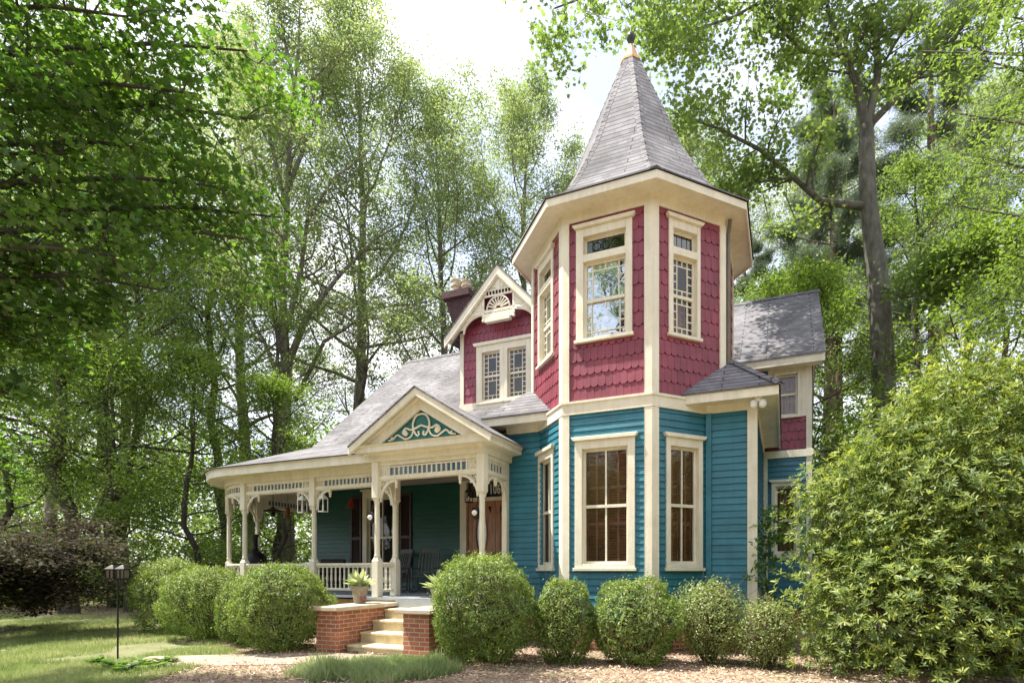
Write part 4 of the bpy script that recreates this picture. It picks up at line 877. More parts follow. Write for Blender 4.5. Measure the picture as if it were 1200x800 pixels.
# ------------------------------------------------------------------ trees
class Tree:
    def __init__(s, seed): s.rng = np.random.default_rng(seed); s.tubes = []; s.cl = []
    def path(s, p, d, L_, n, curve=0.1, wob=0.12):
        pts = [np.array(p, float)]; d = np.array(d, float); d /= np.linalg.norm(d)
        for i in range(n):
            pts.append(pts[-1]+d*L_/n); d = d+np.array([0, 0, curve/n*3])+s.rng.normal(size=3)*wob; d /= np.linalg.norm(d)
        return pts
    def limb(s, pts, r0, r1=.015, subs=6, sl=.4, from_=.3, n=6, cl=True, twig=True, up=.25):
        pts = [np.array(p, float) for p in pts]; m = len(pts); s.tubes.append((pts, [r0+(r1-r0)*(i/(m-1))**.8 for i in range(m)], n))
        L_ = sum(np.linalg.norm(pts[i+1]-pts[i]) for i in range(m-1))
        for k in range(subs):
            t = from_+(1-from_)*(k+s.rng.uniform(.2, .8))/subs; f = t*(m-1); i = min(int(f), m-2); p = pts[i]+(pts[i+1]-pts[i])*(f-i); d = pts[i+1]-pts[i]; d = d/np.linalg.norm(d)
            q = s.rng.normal(size=3); q -= d*q.dot(d); q /= np.linalg.norm(q); d2 = d*.6+q*.9+np.array([0, 0, up])
            l2 = sl*L_*(1.15-t*.55)*s.rng.uniform(.7, 1.2); sp = s.path(p, d2, l2, 4, .12, .18); rr = max(.012, (r0+(r1-r0)*t)*.5)
            s.tubes.append((sp, [rr*(1-.75*j/4) for j in range(5)], 4))
            if cl:
                for j in (2, 3, 4): s.cl.append(sp[j]+s.rng.normal(size=3)*.15)
                if twig:
                    for _ in range(3):
                        a = sp[s.rng.integers(1, 4)]; b = a+s.rng.normal(size=3)*l2*.35+np.array([0, 0, .1]); s.tubes.append(([a, (a+b)/2+s.rng.normal(size=3)*.05, b], [rr*.4, rr*.3, rr*.15], 3)); s.cl.append(b)
        if cl: s.cl += [pts[-1], pts[-2]]
    def forest(s, H, r0, cb, spread, nl, lean=(0, 0), prof=lambda t: math.sin(math.pi*min(1, .25+.75*t))**.7, el=(20, 60), wander=.25, subs=6):
        n = 12; x = np.cumsum(s.rng.normal(size=(n+1, 2))*wander*.4, 0); x -= x[0]; tz = [H*i/n for i in range(n+1)]
        tp = [np.array([x[i, 0]+lean[0]*i/n, x[i, 1]+lean[1]*i/n, tz[i]]) for i in range(n+1)]; tp[0][2] = -.15
        rad = [r0*(1-i/n)**.75+.02 for i in range(n+1)]; rad[0] *= 1.35
        s.tubes.append((tp, rad, 9)); s.tp = tp
        for k in range(nl):
            t = cb+(1-cb)*(k+s.rng.uniform(0, 1))/nl; f = t*n; i = min(int(f), n-1); p = tp[i]+(tp[i+1]-tp[i])*(f-i); u = (t-cb)/(1-cb)
            a = k*2.4+s.rng.uniform(-.5, .5); e = R(el[0]+(el[1]-el[0])*u+s.rng.uniform(-10, 10)); L_ = spread*prof(u)*s.rng.uniform(.75, 1.15)
            s.limb(s.path(p, (math.cos(a)*math.cos(e), math.sin(a)*math.cos(e), math.sin(e)), L_, 6, .15, .12), rad[i]*.42, subs=subs)
        s.cl += [tp[-1], tp[-2]]
    def make(s, name, bark, leaf, per, size, sig, shape, loc, label, cat='tree', group=None, rz=0, up=.6, flat=.6, thin=1.0, scale=1.0):
        root = empty(name, loc, rz, label, cat, group); root.scale = (scale,)*3
        b = MB()
        for pts, rad, n in s.tubes: b.tube(pts, rad, n, caps=False)
        me = bpy.data.meshes.new('trunk'); me.from_pydata(b.v, [], b.f); me.polygons.foreach_set('use_smooth', [True]*len(me.polygons)); me.materials.append(M[bark])
        o = bpy.data.objects.new('trunk', me); COL.objects.link(o); o.parent = root
        cl = np.array(s.cl)
        if thin < 1: cl = cl[s.rng.random(len(cl)) < thin]
        pos, sz, nr, tn, ti = spray(s.rng, cl, sig, per, size, up, flat)
        leaf_mesh('crown', leaf, pos, sz, nr, tn, shape, ti, root)
        return root
def copy_tree_thing(src, loc, rz, sc_, label, group):
    c = copy_tree(src); c.location = loc; c.rotation_euler = (0, 0, rz); c.scale = (sc_, sc_, sc_) if not hasattr(sc_, '__len__') else sc_
    c['label'] = label; c['group'] = group; return c
def pp(pts, base):                                   # limb points given by where they stand in the world, relative to the tree's foot
    return [np.array(at(*p))-np.array(base) for p in pts]
# --- forest kinds
G_BACK = 'tall pale-leaved trees behind the house'
tB = Tree(11); tB.forest(29, .36, .30, 7.4, 34, prof=lambda t: math.sin(math.pi*min(1, .3+.62*t))**.6); B0 = tB.make('tall_tree', 'bark', 'lf_far', 50, .165, .34, 'rhomb', at(416, 700, 30)*0+Vector((-11.4, 30, 0)), 'tall pale-leaved tree whose trunk rises behind the left end of the main roof', group=G_BACK, thin=.78)
tC = Tree(23); tC.forest(27, .30, .26, 6.8, 34, el=(25, 65), wander=.4, prof=lambda t: math.sin(math.pi*min(1, .3+.62*t))**.6); C0 = tC.make('tall_tree', 'bark', 'lf_far', 50, .165, .34, 'rhomb', (-7.2, 32, 0), 'tall pale-leaved tree just left of the chimney in the row behind the roof', group=G_BACK, thin=.78)
tD = Tree(37); tD.forest(20, .22, .25, 4.6, 26, el=(5, 55), wander=.45); D0 = tD.make('woodland_tree', 'bark_dark', 'lf_mid', 50, .14, .36, 'rhomb', (-17.0, 18.8, 0), 'thin dark-trunked woodland tree standing straight behind the purple maple', group='green woodland trees left of the house', thin=.44)
tE = Tree(41); tE.forest(9.5, .10, .15, 3.2, 20, el=(0, 50), wander=.5, subs=5); E0 = tE.make('sapling', 'bark_dark', 'lf_bright', 50, .12, .30, 'rhomb', (-13.6, 20.5, 0), 'leaning sapling with bright leaves behind the clipped bushes', group='young understory trees', thin=.6)
bk_list = [(B0, (-2.9, 33.5), 1.1, .98, 'tall pale-leaved tree rising behind the gap between chimney and tower'), (C0, (1.2, 33, 0), 2.2, .85, 'tall pale-leaved tree peeping out beside the left edge of the tower roof'),
           (B0, (-19.5, 34, 0), 4.0, 1.08, 'tall pale-leaved tree in the woods far behind the round porch corner'), (C0, (-24.5, 30, 0), .7, 1.0, 'tall tree in the woods behind the twin dark trunks'),
           (B0, (6.5, 38), 3.3, .62, 'tall pale-leaved tree hidden mostly by the tower spire'), (C0, (10.5, 40), 5.1, 1.15, 'tall tree seen between the tower eaves and the big oak'), (B0, (18, 38), 5.6, 1.0, 'tall tree seen to the right of the oak trunk'),
           (C0, (25, 33), 2.9, 1.05, 'tall tree at the right edge of the woods'), (B0, (-34, 36, 0), 1.9, 1.0, 'tall tree at the left edge of the woods')]
for src, p, rz, s_, lb in bk_list: copy_tree_thing(src, (p[0], p[1], 0), rz, s_, lb, G_BACK)
for p, rz, s_, lb in (((-18.2, 22.3), 2.0, 1.05, 'mottled trunk woodland tree behind the garden lantern'), ((-19.6, 24), 4.1, .95, 'leaning woodland tree crossing behind the mottled trunk'), ((-17.4, 28.5), 1.0, 1.1, 'dark-trunked woodland tree just left of the round porch corner'),
        ((-27, 22), 5.0, 1.0, 'woodland tree at the far left edge of the lawn'), ((-23, 27), 3.0, 1.1, 'woodland tree deep behind the purple maple'), ((14.2, 21), .5, .85, 'green woodland tree right of the oak behind the large glossy shrub'), ((19, 19), 2.6, .9, 'green woodland tree at the right edge behind the large glossy shrub'), ((-12.5, 24), 2.3, .72, 'slim woodland tree seen through the porch'), ((9.4, 25), 4.4, .75, 'slim woodland tree behind the rear wing')):
    copy_tree_thing(D0, (*p, 0), rz, s_, lb, 'green woodland trees left of the house' if p[0] < 0 else 'green woodland trees right of the house')
for p, rz, s_, lb in (((-15.6, 19.6), 1.2, .95, 'slim sapling between the garden lantern and the clipped bushes'), ((-20.5, 19.5), 3.1, 1.15, 'bushy sapling between the two dark trunks'), ((-24, 18), 5.2, 1.2, 'bushy sapling left behind the purple maple'), ((-11.2, 21.5), 2.3, .9, 'sapling showing through the open porch'), ((7.6, 17.5), 4.5, 1.15, 'young bright-leaved tree beside the rear wing'), ((12.2, 14.5), .4, 1.1, 'young bright-leaved tree right behind the large glossy shrub'), ((15.5, 16.5), 2.2, 1.2, 'young bright-leaved tree at the right behind the large glossy shrub')):
    copy_tree_thing(E0, (*p, 0), rz, s_, lb, 'young understory trees')
# --- forked oak whose trunk shows through the porch
base = Vector((-13.2, 26, 0)); t = Tree(5)
tp = [(336, 705, 26), (334, 560, 26), (333, 480, 26), (335, 425, 26)]
t.tubes.append((pp(tp, base), [.42, .36, .32, .30], 10))
for pts, r in (([(335, 428, 26), (330, 340, 26), (336, 250, 26), (340, 150, 26), (350, 60, 26), (352, -20, 26)], .22), ([(335, 428, 26), (318, 360, 25.5), (312, 290, 25), (300, 200, 25), (290, 130, 25)], .15),
               ([(336, 430, 26), (360, 370, 26), (400, 320, 26.5), (440, 280, 27), (470, 262, 27.5)], .18), ([(333, 395, 26), (352, 320, 26), (360, 260, 25.5), (390, 210, 25), (430, 180, 25)], .15),
               ([(345, 470, 26), (380, 400, 25), (420, 375, 24.5), (455, 372, 24), (500, 352, 24)], .12), ([(333, 460, 26), (310, 400, 26), (280, 350, 26), (262, 320, 26)], .12), ([(337, 250, 26), (318, 170, 26), (305, 90, 26), (295, 20, 26)], .12), ([(338, 220, 26), (365, 150, 27), (385, 90, 27), (395, 30, 28)], .12),
               ([(336, 300, 26), (300, 230, 27), (275, 150, 28), (262, 60, 28)], .12), ([(345, 100, 26), (330, 30, 26), (320, -40, 26)], .1)):
    t.limb(pp(pts, base), r, .02, subs=11, sl=.26, from_=.2)
t.make('forked_oak', 'bark', 'lf_far', 56, .17, .40, 'rhomb', base, 'tall forked grey tree with long arching limbs rising behind the round porch corner', thin=.85)
# --- big oak at right
base = Vector((at(1040, 724, 17).x, 17, 0)); t = Tree(8); Y = 17
t.tubes.append((pp([(1040, 730, Y), (1037, 500, Y), (1034, 410, Y), (1029, 330, Y), (1024, 290, Y), (1017, 235, Y), (1015, 148, Y)], base), [.42, .34, .325, .30, .27, .25, .20], 12))
for pts, r, sb in (([(1016, 155, Y), (1003, 95, Y), (985, 60, Y), (968, 0, Y), (960, -60, Y)], .16, 12), ([(1015, 155, Y), (1028, 90, Y), (1028, 40, Y), (1036, -40, Y), (1030, -110, Y)], .15, 12), ([(1016, 150, Y), (1060, 105, Y), (1105, 60, 16.5), (1150, 5, 16), (1190, -50, 16)], .12, 12),
                   ([(1022, 243, Y), (962, 236, 16.8), (930, 208, 16.5), (890, 175, 16), (840, 150, 15.5), (790, 132, 15)], .13, 12), ([(990, 65, Y), (940, 60, 16.5), (915, 35, 16), (890, -5, 16)], .08, 9), ([(1028, 330, Y), (1060, 350, 16), (1100, 335, 15.5), (1130, 300, 15)], .06, 8),
                   ([(965, -40, Y), (880, -60, 16), (800, -40, 15), (730, -20, 14), (650, 10, 13.2)], .07, 14), ([(930, -20, 16.5), (860, 20, 16), (800, 40, 15.5), (760, 60, 15)], .05, 10), ([(930, 208, 16.5), (880, 215, 16.5), (840, 235, 16.5)], .04, 5), ([(1030, -100, Y), (1100, -180, Y), (1180, -230, Y)], .1, 10), ([(1030, -100, Y), (950, -200, Y), (860, -240, 16)], .1, 10)):
    t.limb(pp(pts, base), r, .018, subs=sb, sl=.25, from_=.15, up=.1)
t.make('oak_tree', 'bark_oak', 'lf_oak', 44, .135, .27, 'maple', base, 'large lichen-grey oak with forked trunk and a low limb reaching towards the tower roof', thin=1.0)
# --- near maple, left, its trunk outside the picture
base = Vector((-9.4, 6.4, 0)); t = Tree(3)
t.tubes.append(([np.array((0, 0, -.1)), np.array((.1, 0, 2.5)), np.array((.0, .1, 5)), np.array((.2, .2, 8)), np.array((.3, .2, 11.5))], [.28, .22, .19, .15, .08], 10))
for i, (x, y, Yd, z0) in enumerate([(290, 60, 9, 7), (300, 140, 9.0, 6.5), (265, 220, 8.6, 5.5), (290, 280, 9, 5), (190, 340, 8.4, 4.5), (125, 385, 8.6, 4), (40, 470, 8.2, 3.2), (150, 20, 7.6, 7.5), (235, -10, 9, 8.5), (70, 90, 7.4, 6), (205, 180, 8.8, 6), (330, 255, 9.3, 5.2), (20, 330, 8, 4.2), (100, 260, 8.8, 5), (30, -60, 9, 9), (190, -80, 9, 9.5), (80, 180, 8, 5.3), (20, 560, 9.6, 3), (230, 110, 8.2, 6.6), (140, 300, 7.8, 4.6), (60, 400, 9, 4)]):
    p0 = np.array((.1, .1, z0)); p3 = np.array(at(x, y, Yd*.86))-np.array(base); mid = (p0+p3)/2+np.array((0, 0, .35)); 
    t.limb([p0, p0*.7+mid*.3+np.array((0, 0, .15)), mid, mid*.45+p3*.55+np.array((0, 0, .1)), p3], .07, .012, subs=13, sl=.24, from_=.2, up=-.05)
t.make('near_maple', 'bark_dark', 'lf_maple', 30, .092, .18, 'maple', base, 'dark green maple overhanging the lawn, its branches filling the upper left of the view', flat=.35, up=1.0, thin=.52)
# --- near canopy, right
base = Vector((10.6, 8.6, 0)); t = Tree(4)
t.tubes.append(([np.array((0, 0, -.1)), np.array((-.1, 0, 4)), np.array((.0, .1, 8)), np.array((.2, .2, 13))], [.25, .2, .16, .07], 10))
for i, (x, y, Yd, z0) in enumerate([(1150, 70, 10.5, 8), (1105, 130, 12, 7.5), (1175, 190, 10.5, 6.5), (1115, 240, 12.5, 6), (1190, 300, 10, 5.5), (1165, 350, 12.5, 5), (1185, 20, 10, 9), (1080, 60, 13, 9), (1130, 190, 14, 7), (1190, 120, 12, 7)]):
    p0 = np.array((-.1, .1, z0)); p3 = np.array(at(x, y, Yd))-np.array(base); mid = (p0+p3)/2+np.array((0, 0, .3))
    t.limb([p0, p0*.7+mid*.3, mid, mid*.45+p3*.55, p3], .06, .012, subs=11, sl=.24, from_=.3, up=0)
t.make('near_beech', 'bark_dark', 'lf_mid', 30, .095, .22, 'oval', base, 'leafy tree whose dark twigs hang into the upper right of the view', flat=.4, up=1.0, thin=.5)
# --- pines
t = Tree(6); H = 27
tp = [np.array((0, 0, -.1)), np.array((.1, 0, 7)), np.array((0, .1, 14)), np.array((.2, 0, 21)), np.array((.2, 0, 27))]; t.tubes.append((tp, [.3, .27, .22, .15, .03], 9))
for k in range(34):
    u = k/34; z = 11+15.5*u; a = k*2.4; L_ = 4.6*(1-u*.7)*t.rng.uniform(.7, 1.1); t.limb(t.path((0.1, 0, z), (math.cos(a), math.sin(a), .25), L_, 5, .05, .1), .07*(1.2-u), .015, subs=6, sl=.3, from_=.45, n=5)
P0 = t.make('pine_tree', 'bark_pine', 'lf_pine', 70, .34, .17, 'needle', (14.2, 29, 0), 'tall pine with a bare straight trunk just right of the rear wing roof', group='tall pines behind the oak', flat=.8, up=0, thin=.85)
for p, rz, s_, lb in (((15.4, 30.5), 1.0, 1.05, 'second tall pine close beside the one by the rear wing roof'), ((18.4, 27), 2.0, 1.1, 'tall pine seen to the right of the big oak trunk'), ((10.8, 32), 3.0, .78, 'shorter pine with needles showing between tower and rear wing roof')):
    copy_tree_thing(P0, (*p, 0), rz, s_, lb, 'tall pines behind the oak')
# --- purple maple
base = Vector((-13.3, 12.2, 0)); t = Tree(9)
for k in range(3): a = k*2.1; t.tubes.append(([np.array((0, 0, -.05)), np.array((.15*math.cos(a), .15*math.sin(a), .5)), np.array((.35*math.cos(a), .35*math.sin(a), 1.1))], [.07, .06, .05], 7))
for k in range(22):
    a = k*2.4; L_ = t.rng.uniform(1.2, 2.5); z = t.rng.uniform(.7, 1.3); p = (.3*math.cos(a), .3*math.sin(a), z); e = t.rng.uniform(.1, 1.3); pts = t.path(p, (math.cos(a), math.sin(a), e), L_, 5, -.5, .08); t.limb(pts, .035, .008, subs=9, sl=.28, from_=.2, n=5, up=0)
t.make('purple_maple', 'bark_dark', 'lf_red', 44, .065, .17, 'maple', base, 'low spreading Japanese maple with dark purple-green leaves at the left of the lawn', flat=.3, up=1.4, scale=1.2)

# ------------------------------------------------------------------ shrubs
def lumpy(rng, n, r, amp=.10, f=1.6, seed=0, shell=.12, zmin=-.95, hi=.0):
    d = rng.normal(size=(n, 3)); d /= np.linalg.norm(d, axis=1, keepdims=True); d = d[d[:, 2] > zmin]
    k = np.array([1+amp*noise.noise(Vector(tuple(x*f+seed)))+amp*.6*noise.noise(Vector(tuple(x*f*3.3+seed)))+hi*noise.noise(Vector(tuple(x*f*5.5+seed)))-abs(noise.noise(Vector(tuple(x*f*8+seed))))*hi for x in d])
    rad = k*(1-np.abs(rng.normal(0, shell, len(d))))
    return d*rad[:, None]*np.array(r), d
def shrub(name, loc, r, n, size, mat, label, cat, group, seed, amp=.10, shell=.10, shape='oval', loose=0.0, zc=None):
    rg = np.random.default_rng(seed); root = empty(name, loc, rg.uniform(0, 6), label, cat, group); zc = r[2]*.93 if zc is None else zc
    pos, d = lumpy(rg, n, r, amp, 1.7, seed*1.37, shell, hi=.13); pos[:, 2] += zc; keep = pos[:, 2] > .03; pos, d = pos[keep], d[keep]; n = len(pos)
    if loose: pos += rg.normal(size=pos.shape)*loose
    gp_ = np.array([noise.noise(Vector(tuple(x*3.1+seed*2.1))) for x in d]); kk = ~((gp_ > .16) & (d[:, 2] < .25) & (rg.random(n) < .4)); pos, d = pos[kk], d[kk]; n = len(pos)
    sh_ = rg.random(n) < .035; pos[sh_] += (d[sh_]*rg.uniform(.02, .09, (sh_.sum(), 1))+np.array((0, 0, .02)))
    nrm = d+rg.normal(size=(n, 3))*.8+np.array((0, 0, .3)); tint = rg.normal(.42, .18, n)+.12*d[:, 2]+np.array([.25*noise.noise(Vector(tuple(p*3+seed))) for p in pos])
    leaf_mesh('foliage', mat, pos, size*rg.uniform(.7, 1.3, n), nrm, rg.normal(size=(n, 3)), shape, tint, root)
    b = MB()
    for k in range(46):
        a = rg.uniform(0, 6.28); e = rg.uniform(.2, 1.5); q = np.array((math.cos(a)*math.cos(e)*r[0], math.sin(a)*math.cos(e)*r[1], zc+math.sin(e)*r[2]*.85))*np.array((.86, .86, .97)); p = np.array((q[0]*.12, q[1]*.12, -.03)); m_ = (p+q)/2+rg.normal(size=3)*.06
        m_[:2] *= 1.1; b.tube([p, m_, q], [.016, .011, .004], 4, False)
        for _ in range(3): b.tube([m_, (m_+q)/2+rg.normal(size=3)*.1, q+rg.normal(size=3)*.16], [.007, .005, .002], 3, False)
    b.build('branches', M['twig'], root); return root
GB = 'clipped boxwoods before the house'
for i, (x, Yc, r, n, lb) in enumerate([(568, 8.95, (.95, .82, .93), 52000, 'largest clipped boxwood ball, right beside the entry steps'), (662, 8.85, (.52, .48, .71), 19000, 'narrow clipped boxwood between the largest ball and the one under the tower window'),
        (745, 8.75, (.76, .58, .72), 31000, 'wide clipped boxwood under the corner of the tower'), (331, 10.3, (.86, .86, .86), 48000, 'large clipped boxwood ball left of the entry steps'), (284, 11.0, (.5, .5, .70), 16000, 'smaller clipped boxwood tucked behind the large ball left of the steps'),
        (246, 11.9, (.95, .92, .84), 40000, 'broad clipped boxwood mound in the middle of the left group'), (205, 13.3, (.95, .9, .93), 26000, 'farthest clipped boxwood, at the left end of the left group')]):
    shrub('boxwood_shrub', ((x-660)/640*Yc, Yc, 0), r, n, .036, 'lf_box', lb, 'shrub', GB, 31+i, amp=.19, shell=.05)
shrub('loose_shrub', ((832-660)/640*8.8, 8.8, 0), (.55, .5, .72), 13000, .040, 'lf_loose', 'loose feathery pale green shrub under the right tower window', 'shrub', 'loose shrubs right of the tower', 51, amp=.3, shell=.25, loose=.03)
shrub('loose_shrub', ((898-660)/640*8.4, 8.4, 0), (.48, .45, .56), 10000, .038, 'lf_loose', 'small yellowish loose shrub at the foot of the large glossy shrub', 'shrub', 'loose shrubs right of the tower', 52, amp=.3, shell=.28, loose=.03)
# large glossy shrub
rg = np.random.default_rng(77); root = empty('glossy_shrub', (6.35, 8.35, 0), 0, 'very large glossy-leaved shrub with yellow-green new growth filling the right of the view', 'shrub')
cs = []; ns = []
for (c, r, n) in (((0, 0, 1.9), (2.65, 1.7, 2.55), 5000), ((-.1, .1, 3.25), (1.45, 1.2, 1.75), 1900), ((-1.3, -.6, 1.0), (1.6, 1.1, 1.3), 1500), ((1.7, 0, 2.1), (1.5, 1.4, 1.9), 1500), ((-1.1, .3, 2.5), (1.3, 1.1, 1.3), 1100)):
    p, d = lumpy(rg, int(n*1.35), r, .34, 1.9, 5.5, .10, hi=.10); sh_ = rg.random(len(p)) < .16; p[sh_] += d[sh_]*rg.uniform(.05, .32, (sh_.sum(), 1))+np.array((0, 0, .05)); p += np.array(c); k = p[:, 2] > .1; cs.append(p[k]); ns.append(d[k])
cs = np.concatenate(cs); ns = np.concatenate(ns); K = 8; n = len(cs)
ax = ns*.7+np.array((0, 0, .7))+rg.normal(size=(n, 3))*.35; ax /= np.linalg.norm(ax, axis=1, keepdims=True)
t1 = np.cross(ax, rg.normal(size=(n, 3))); t1 /= np.linalg.norm(t1, axis=1, keepdims=True); t2 = np.cross(ax, t1)
ang = (np.arange(K)*2*math.pi/K)[None, :]+rg.uniform(-.3, .3, (n, K)); dirs = t1[:, None]*np.cos(ang)[..., None]+t2[:, None]*np.sin(ang)[..., None]
lift = rg.uniform(.1, .9, (n, K))[..., None]; tan = (dirs+ax[:, None]*lift); tan /= np.linalg.norm(tan, axis=2, keepdims=True); sz = rg.uniform(.055, .115, (n, K))
pos = cs[:, None]+tan*sz[..., None]*.5-ax[:, None]*rg.uniform(0, .05, (n, K))[..., None]; nr = ax[:, None]-tan*(ax[:, None]*tan).sum(2, keepdims=True)+rg.normal(size=(n, K, 3))*.15
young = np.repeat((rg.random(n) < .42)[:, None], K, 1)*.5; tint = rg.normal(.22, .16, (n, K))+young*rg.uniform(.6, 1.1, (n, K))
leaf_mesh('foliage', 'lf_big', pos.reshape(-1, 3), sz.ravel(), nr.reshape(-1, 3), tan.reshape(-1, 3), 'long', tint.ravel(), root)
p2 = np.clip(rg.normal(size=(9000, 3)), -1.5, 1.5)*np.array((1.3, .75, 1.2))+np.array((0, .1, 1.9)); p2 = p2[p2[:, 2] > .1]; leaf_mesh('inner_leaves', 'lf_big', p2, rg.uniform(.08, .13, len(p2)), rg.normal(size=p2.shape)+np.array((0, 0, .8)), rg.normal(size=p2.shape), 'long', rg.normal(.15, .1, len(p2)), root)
b = MB()
for k in range(130):
    q = cs[rg.integers(len(cs))]*.97; p = np.array((rg.normal()*.35, rg.normal()*.25, -.05)); m_ = (p+q)/2+rg.normal(size=3)*.15; m_[:2] *= 1.1; b.tube([p, m_, q], [.03, .018, .005], 5, False)
b.build('branches', M['twig'], root)
# climbing vine at the corner
rg = np.random.default_rng(5); root = empty('climbing_vine', H2W(-.28, 10.75), 0, 'dark green vine climbing beside the right corner board of the house', 'vine')
st = [np.array((math.sin(z*3)*.06, math.cos(z*2)*.06, z)) for z in np.linspace(0, 2.5, 14)]; b = MB(); b.tube(st, [.02*(1-i/16) for i in range(14)], 5); b.build('stem', M['twig'], root)
cl = np.concatenate([np.array(st)[rg.integers(0, 14, 150)]+rg.normal(size=(150, 3))*np.array((.16, .16, .12))]); pos, sz, nr, tn, ti = spray(rg, cl, .07, 14, .085, .4); k = pos[:, 2] > .02
leaf_mesh('foliage', 'lf_maple', pos[k], sz[k], nr[k], tn[k], 'oval', ti[k]+.15, root)
# ------------------------------------------------------------------ planters, lantern post, hostas
def planter(u, v, label, s=1.0, flower=False):
    t = hthing('planter', u, v, .846, label, 'planter', 'planters on the step walls')
    m = MB(); m.lathe([(.09*s, 0), (.10*s, .02), (.135*s, .22*s), (.16*s, .27*s), (.165*s, .31*s), (.14*s, .31*s), (.13*s, .27*s)], n=16); m.build('pot', M['pot'], t, smooth=False)
    rg = np.random.default_rng(int(abs(u)*100)); n = 46; a = rg.uniform(0, 6.28, n); e = rg.uniform(.25, 1.3, n)
    tan = np.stack([np.cos(a)*np.cos(e), np.sin(a)*np.cos(e), np.sin(e)], 1); L_ = rg.uniform(.22, .42, n)*s; pos = tan*L_[:, None]*.5+np.array((0, 0, .28*s)); nr = np.cross(tan, np.cross(np.array((0, 0, 1.)), tan))+rg.normal(size=(n, 3))*.1
    leaf_mesh('leaves', 'paleg', pos, L_, nr, tan, 'long', rg.uniform(.3, .9, n), t)
    if flower:
        c = np.array((.12, -.06, .1))+rg.normal(size=(60, 3))*.035; leaf_mesh('flowers', 'lf_red', c, .03, rg.normal(size=(60, 3)), rg.normal(size=(60, 3)), 'oval', rg.random(60), t).data.materials[0] = M['pink']
    return t
planter(-7.86, 8.6, 'stone planter with spiky pale leaves and a pink flower on the left step wall', 1.1, True); planter(-5.74, 8.28, 'planter with pale feathery fern on the right step wall', 1.05)
t = empty('garden_lantern', at(138, 776, 8.9)*1, 0, 'thin black post with a twin-pane lantern standing on the lawn', 'lantern'); t.location.z = 0
m = MB(); m.tube([(0, 0, -.05), (0, 0, 1.34)], .013, 6); m.tube([(0, 0, 1.34), (.06, 0, 1.37)], .012, 5); m.tube([(0, 0, 1.34), (-.06, 0, 1.37)], .012, 5); m.build('post', M['black'], t)
for x in (-.085, .085):
    m = MB(Matrix.Translation((x, 0, 1.36))); a = .07; m.box(-a, a, -a, a, 0, .015); m.box(-a, a, -a, a, .15, .165)
    for xx in (-a, a-.012, -.006):
        for yy in (-a, a-.012): m.box(xx, xx+.012, yy, yy+.012, .015, .15)
    m.lathe([(.11, .165), (.05, .21), (.015, .23)], n=4, rot=R(45)); o = m.build('lamp_cage', M['black'], t)
    m = MB(Matrix.Translation((x, 0, 1.36))); m.box(-a+.012, a-.012, -a+.012, a-.012, .016, .149); m.build('lamp_glass', M['metal'], o)
rg = np.random.default_rng(15)
for i, (x, Yd) in enumerate(((135, 8.35), (165, 8.6), (195, 8.9), (118, 8.75), (150, 7.95), (183, 8.15))):
    lbs = ['broad-leaved hosta right at the foot of the garden lantern', 'broad-leaved hosta second from the foot of the garden lantern', 'broad-leaved hosta nearest the path in the clump by the garden lantern', 'broad-leaved hosta left behind the garden lantern post', 'broad-leaved hosta nearest the front edge of the bed', 'broad-leaved hosta at the front of the bed towards the path']
    t = empty('hosta', ((x-660)/640*Yd, Yd, 0), rg.uniform(0, 6), lbs[i], 'plant', 'hostas by the garden lantern'); n = 46; a = rg.uniform(0, 6.28, n); e = rg.uniform(.1, 1.1, n)
    tan = np.stack([np.cos(a)*np.cos(e), np.sin(a)*np.cos(e), np.sin(e)*.8], 1); pos = tan*rg.uniform(.06, .2, n)[:, None]; nr = np.stack([np.cos(a)*-.3, np.sin(a)*-.3, np.ones(n)], 1)
    leaf_mesh('leaves', 'lf_maple', pos, rg.uniform(.13, .2, n), nr, tan, 'oval', rg.uniform(.3, 1, n), t)
# ------------------------------------------------------------------ grass, litter, undergrowth, far woods
def inpoly(x, y, poly):
    c = np.zeros(len(x), bool); n = len(poly)
    for i in range(n):
        x1, y1 = poly[i]; x2, y2 = poly[(i+1) % n]; k = ((y1 > y) != (y2 > y)) & (x < (x2-x1)*(y-y1)/(y2-y1+1e-12)+x1); c ^= k
    return c
rg = np.random.default_rng(21)
def blades(name, mat, x, y, h, label=None):
    n = len(x); hh = h*rg.uniform(.4, 1.35, n)*np.array([1+.6*noise.noise(Vector((a*2.3, b*2.3, 5))) for a, b in zip(x, y)]); tan = np.stack([rg.normal(0, .45, n), rg.normal(0, .45, n), np.ones(n)], 1); tan /= np.linalg.norm(tan, axis=1, keepdims=True)
    pos = np.stack([x, y, np.zeros(n)], 1)+tan*hh[:, None]*.48; nr = np.stack([rg.normal(size=n), rg.normal(size=n), rg.normal(0, .2, n)], 1)
    tint = np.array([.45+.5*noise.noise(Vector((a*.9, b*.9, 0)))+.25*noise.noise(Vector((a*4, b*4, 3))) for a, b in zip(x, y)])+rg.normal(0, .16, n)
    o = leaf_mesh(name, mat, pos, hh, nr, tan, 'blade', tint); tag(o, label, None, None, 'stuff'); return o
n = 420000; yy = 6.2+12.5*rg.random(n)**1.7; xx = -5.5-(yy*1.2)*rg.random(n); k = inpoly(xx, yy, lawn_poly)
dens = np.array([noise.noise(Vector((a*.7, b*.7, 7))) for a, b in zip(xx[k], yy[k])]); kk = dens > -.22; xx, yy = xx[k][kk], yy[k][kk]
pw = [(p.x, p.y) for p in A]; kk = ~inpoly(xx, yy, pw); xx, yy = xx[kk], yy[kk]
blades('grass', 'grass', xx, yy, .085)
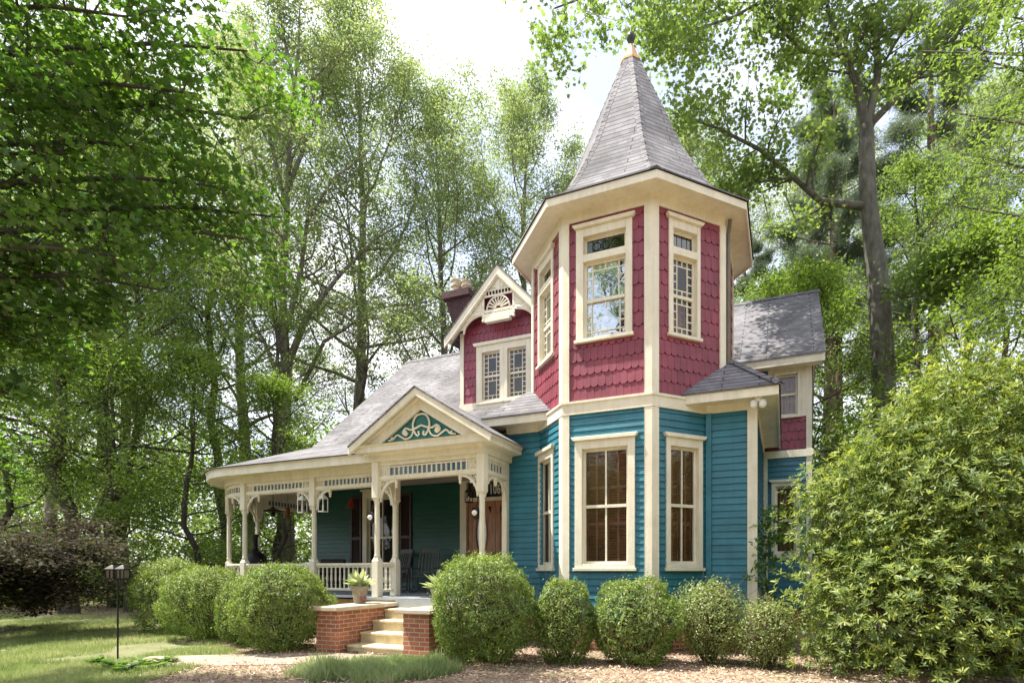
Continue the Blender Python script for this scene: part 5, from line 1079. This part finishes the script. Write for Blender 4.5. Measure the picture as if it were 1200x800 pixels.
n = 38000; r_ = np.sqrt(rg.random(n)); a = rg.uniform(0, 6.28, n); xx = -2.75+r_*np.cos(a)*1.25; yy = 8.0+r_*np.sin(a)*.85; kk = ~inpoly(xx, yy, pw); ww = np.array([noise.noise(Vector((p*1.6, q*1.6, 1))) for p, q in zip(xx, yy)]); kk &= ((r_+ww*.7) < .9) & (rg.random(n) < np.clip(1.5-r_*1.1-np.abs(ww), .1, 1))
blades('ornamental_grass', 'paleg', xx[kk], yy[kk], .19)
n = 46000; X_ = np.concatenate([rg.uniform(-6, 7, n//2), rg.uniform(-24, -3, n//2)]); Y_ = np.concatenate([rg.uniform(6.5, 11, n//2), rg.uniform(7.5, 24, n//2)]); k = np.ones(n, bool); k[n//2:] &= ~(inpoly(X_[n//2:], Y_[n//2:], lawn_poly) & (rg.random(n-n//2) < .82)); k &= ~(inpoly(X_, Y_, pw) & (rg.random(n) < .8))
X_, Y_ = X_[k], Y_[k]; n = len(X_)
o = leaf_mesh('leaf_litter', 'litter', np.stack([X_, Y_, rg.uniform(.012, .04, n)], 1), rg.uniform(.03, .07, n), np.stack([rg.normal(0, .35, n), rg.normal(0, .35, n), np.ones(n)], 1), rg.normal(size=(n, 3)), 'oval', rg.normal(.5, .25, n)); tag(o, None, None, None, 'stuff')
c1 = np.stack([rg.uniform(-36, -8.5, 1500), rg.uniform(20.5, 34, 1500), np.abs(rg.normal(0, 1.1, 1500))], 1); c2 = np.stack([rg.uniform(5, 34, 900), rg.uniform(17, 34, 900), np.abs(rg.normal(0, 1.6, 900))], 1)
pos, sz, nr, tn, ti = spray(rg, np.concatenate([c1, c2]), .42, 46, .17, .5); k = pos[:, 2] > 0; tag(leaf_mesh('undergrowth', 'lf_dark', pos[k], sz[k], nr[k], tn[k], 'rhomb', ti[k]), None, None, None, 'stuff')
m_ = 9500; X_ = rg.uniform(-75, 75, m_); Y_ = rg.uniform(42, 62, m_); Y_[:5000] = rg.uniform(-34, -22, 5000); X_[:5000] *= .6; top = np.array([13+9*noise.noise(Vector((x*.09, 0, 0)))+5*noise.noise(Vector((x*.3, 2, 0))) for x in X_]); Z_ = rg.random(m_)**.8*top
pos, sz, nr, tn, ti = spray(rg, np.stack([X_, Y_, Z_], 1), 1.1, 34, .5, .5); k = pos[:, 2] > 0; tag(leaf_mesh('far_woods', 'lf_mid', pos[k], sz[k], nr[k], tn[k], 'rhomb', ti[k]), None, None, None, 'stuff')
# trees on the near side of the garden, seen only in the window panes
copy_tree_thing(D0, (-15, -11, 0), 1.0, 1.25, 'leftmost tree across the drive, mirrored in the tower windows', 'trees across the drive')
copy_tree_thing(D0, (4, -19, 0), 2.0, 1.05, 'middle tree standing across the drive, mirrored in the tower windows', 'trees across the drive')
copy_tree_thing(D0, (14, -13, 0), 3.0, 1.1, 'rightmost tree standing across the drive, mirrored in the tower windows', 'trees across the drive')
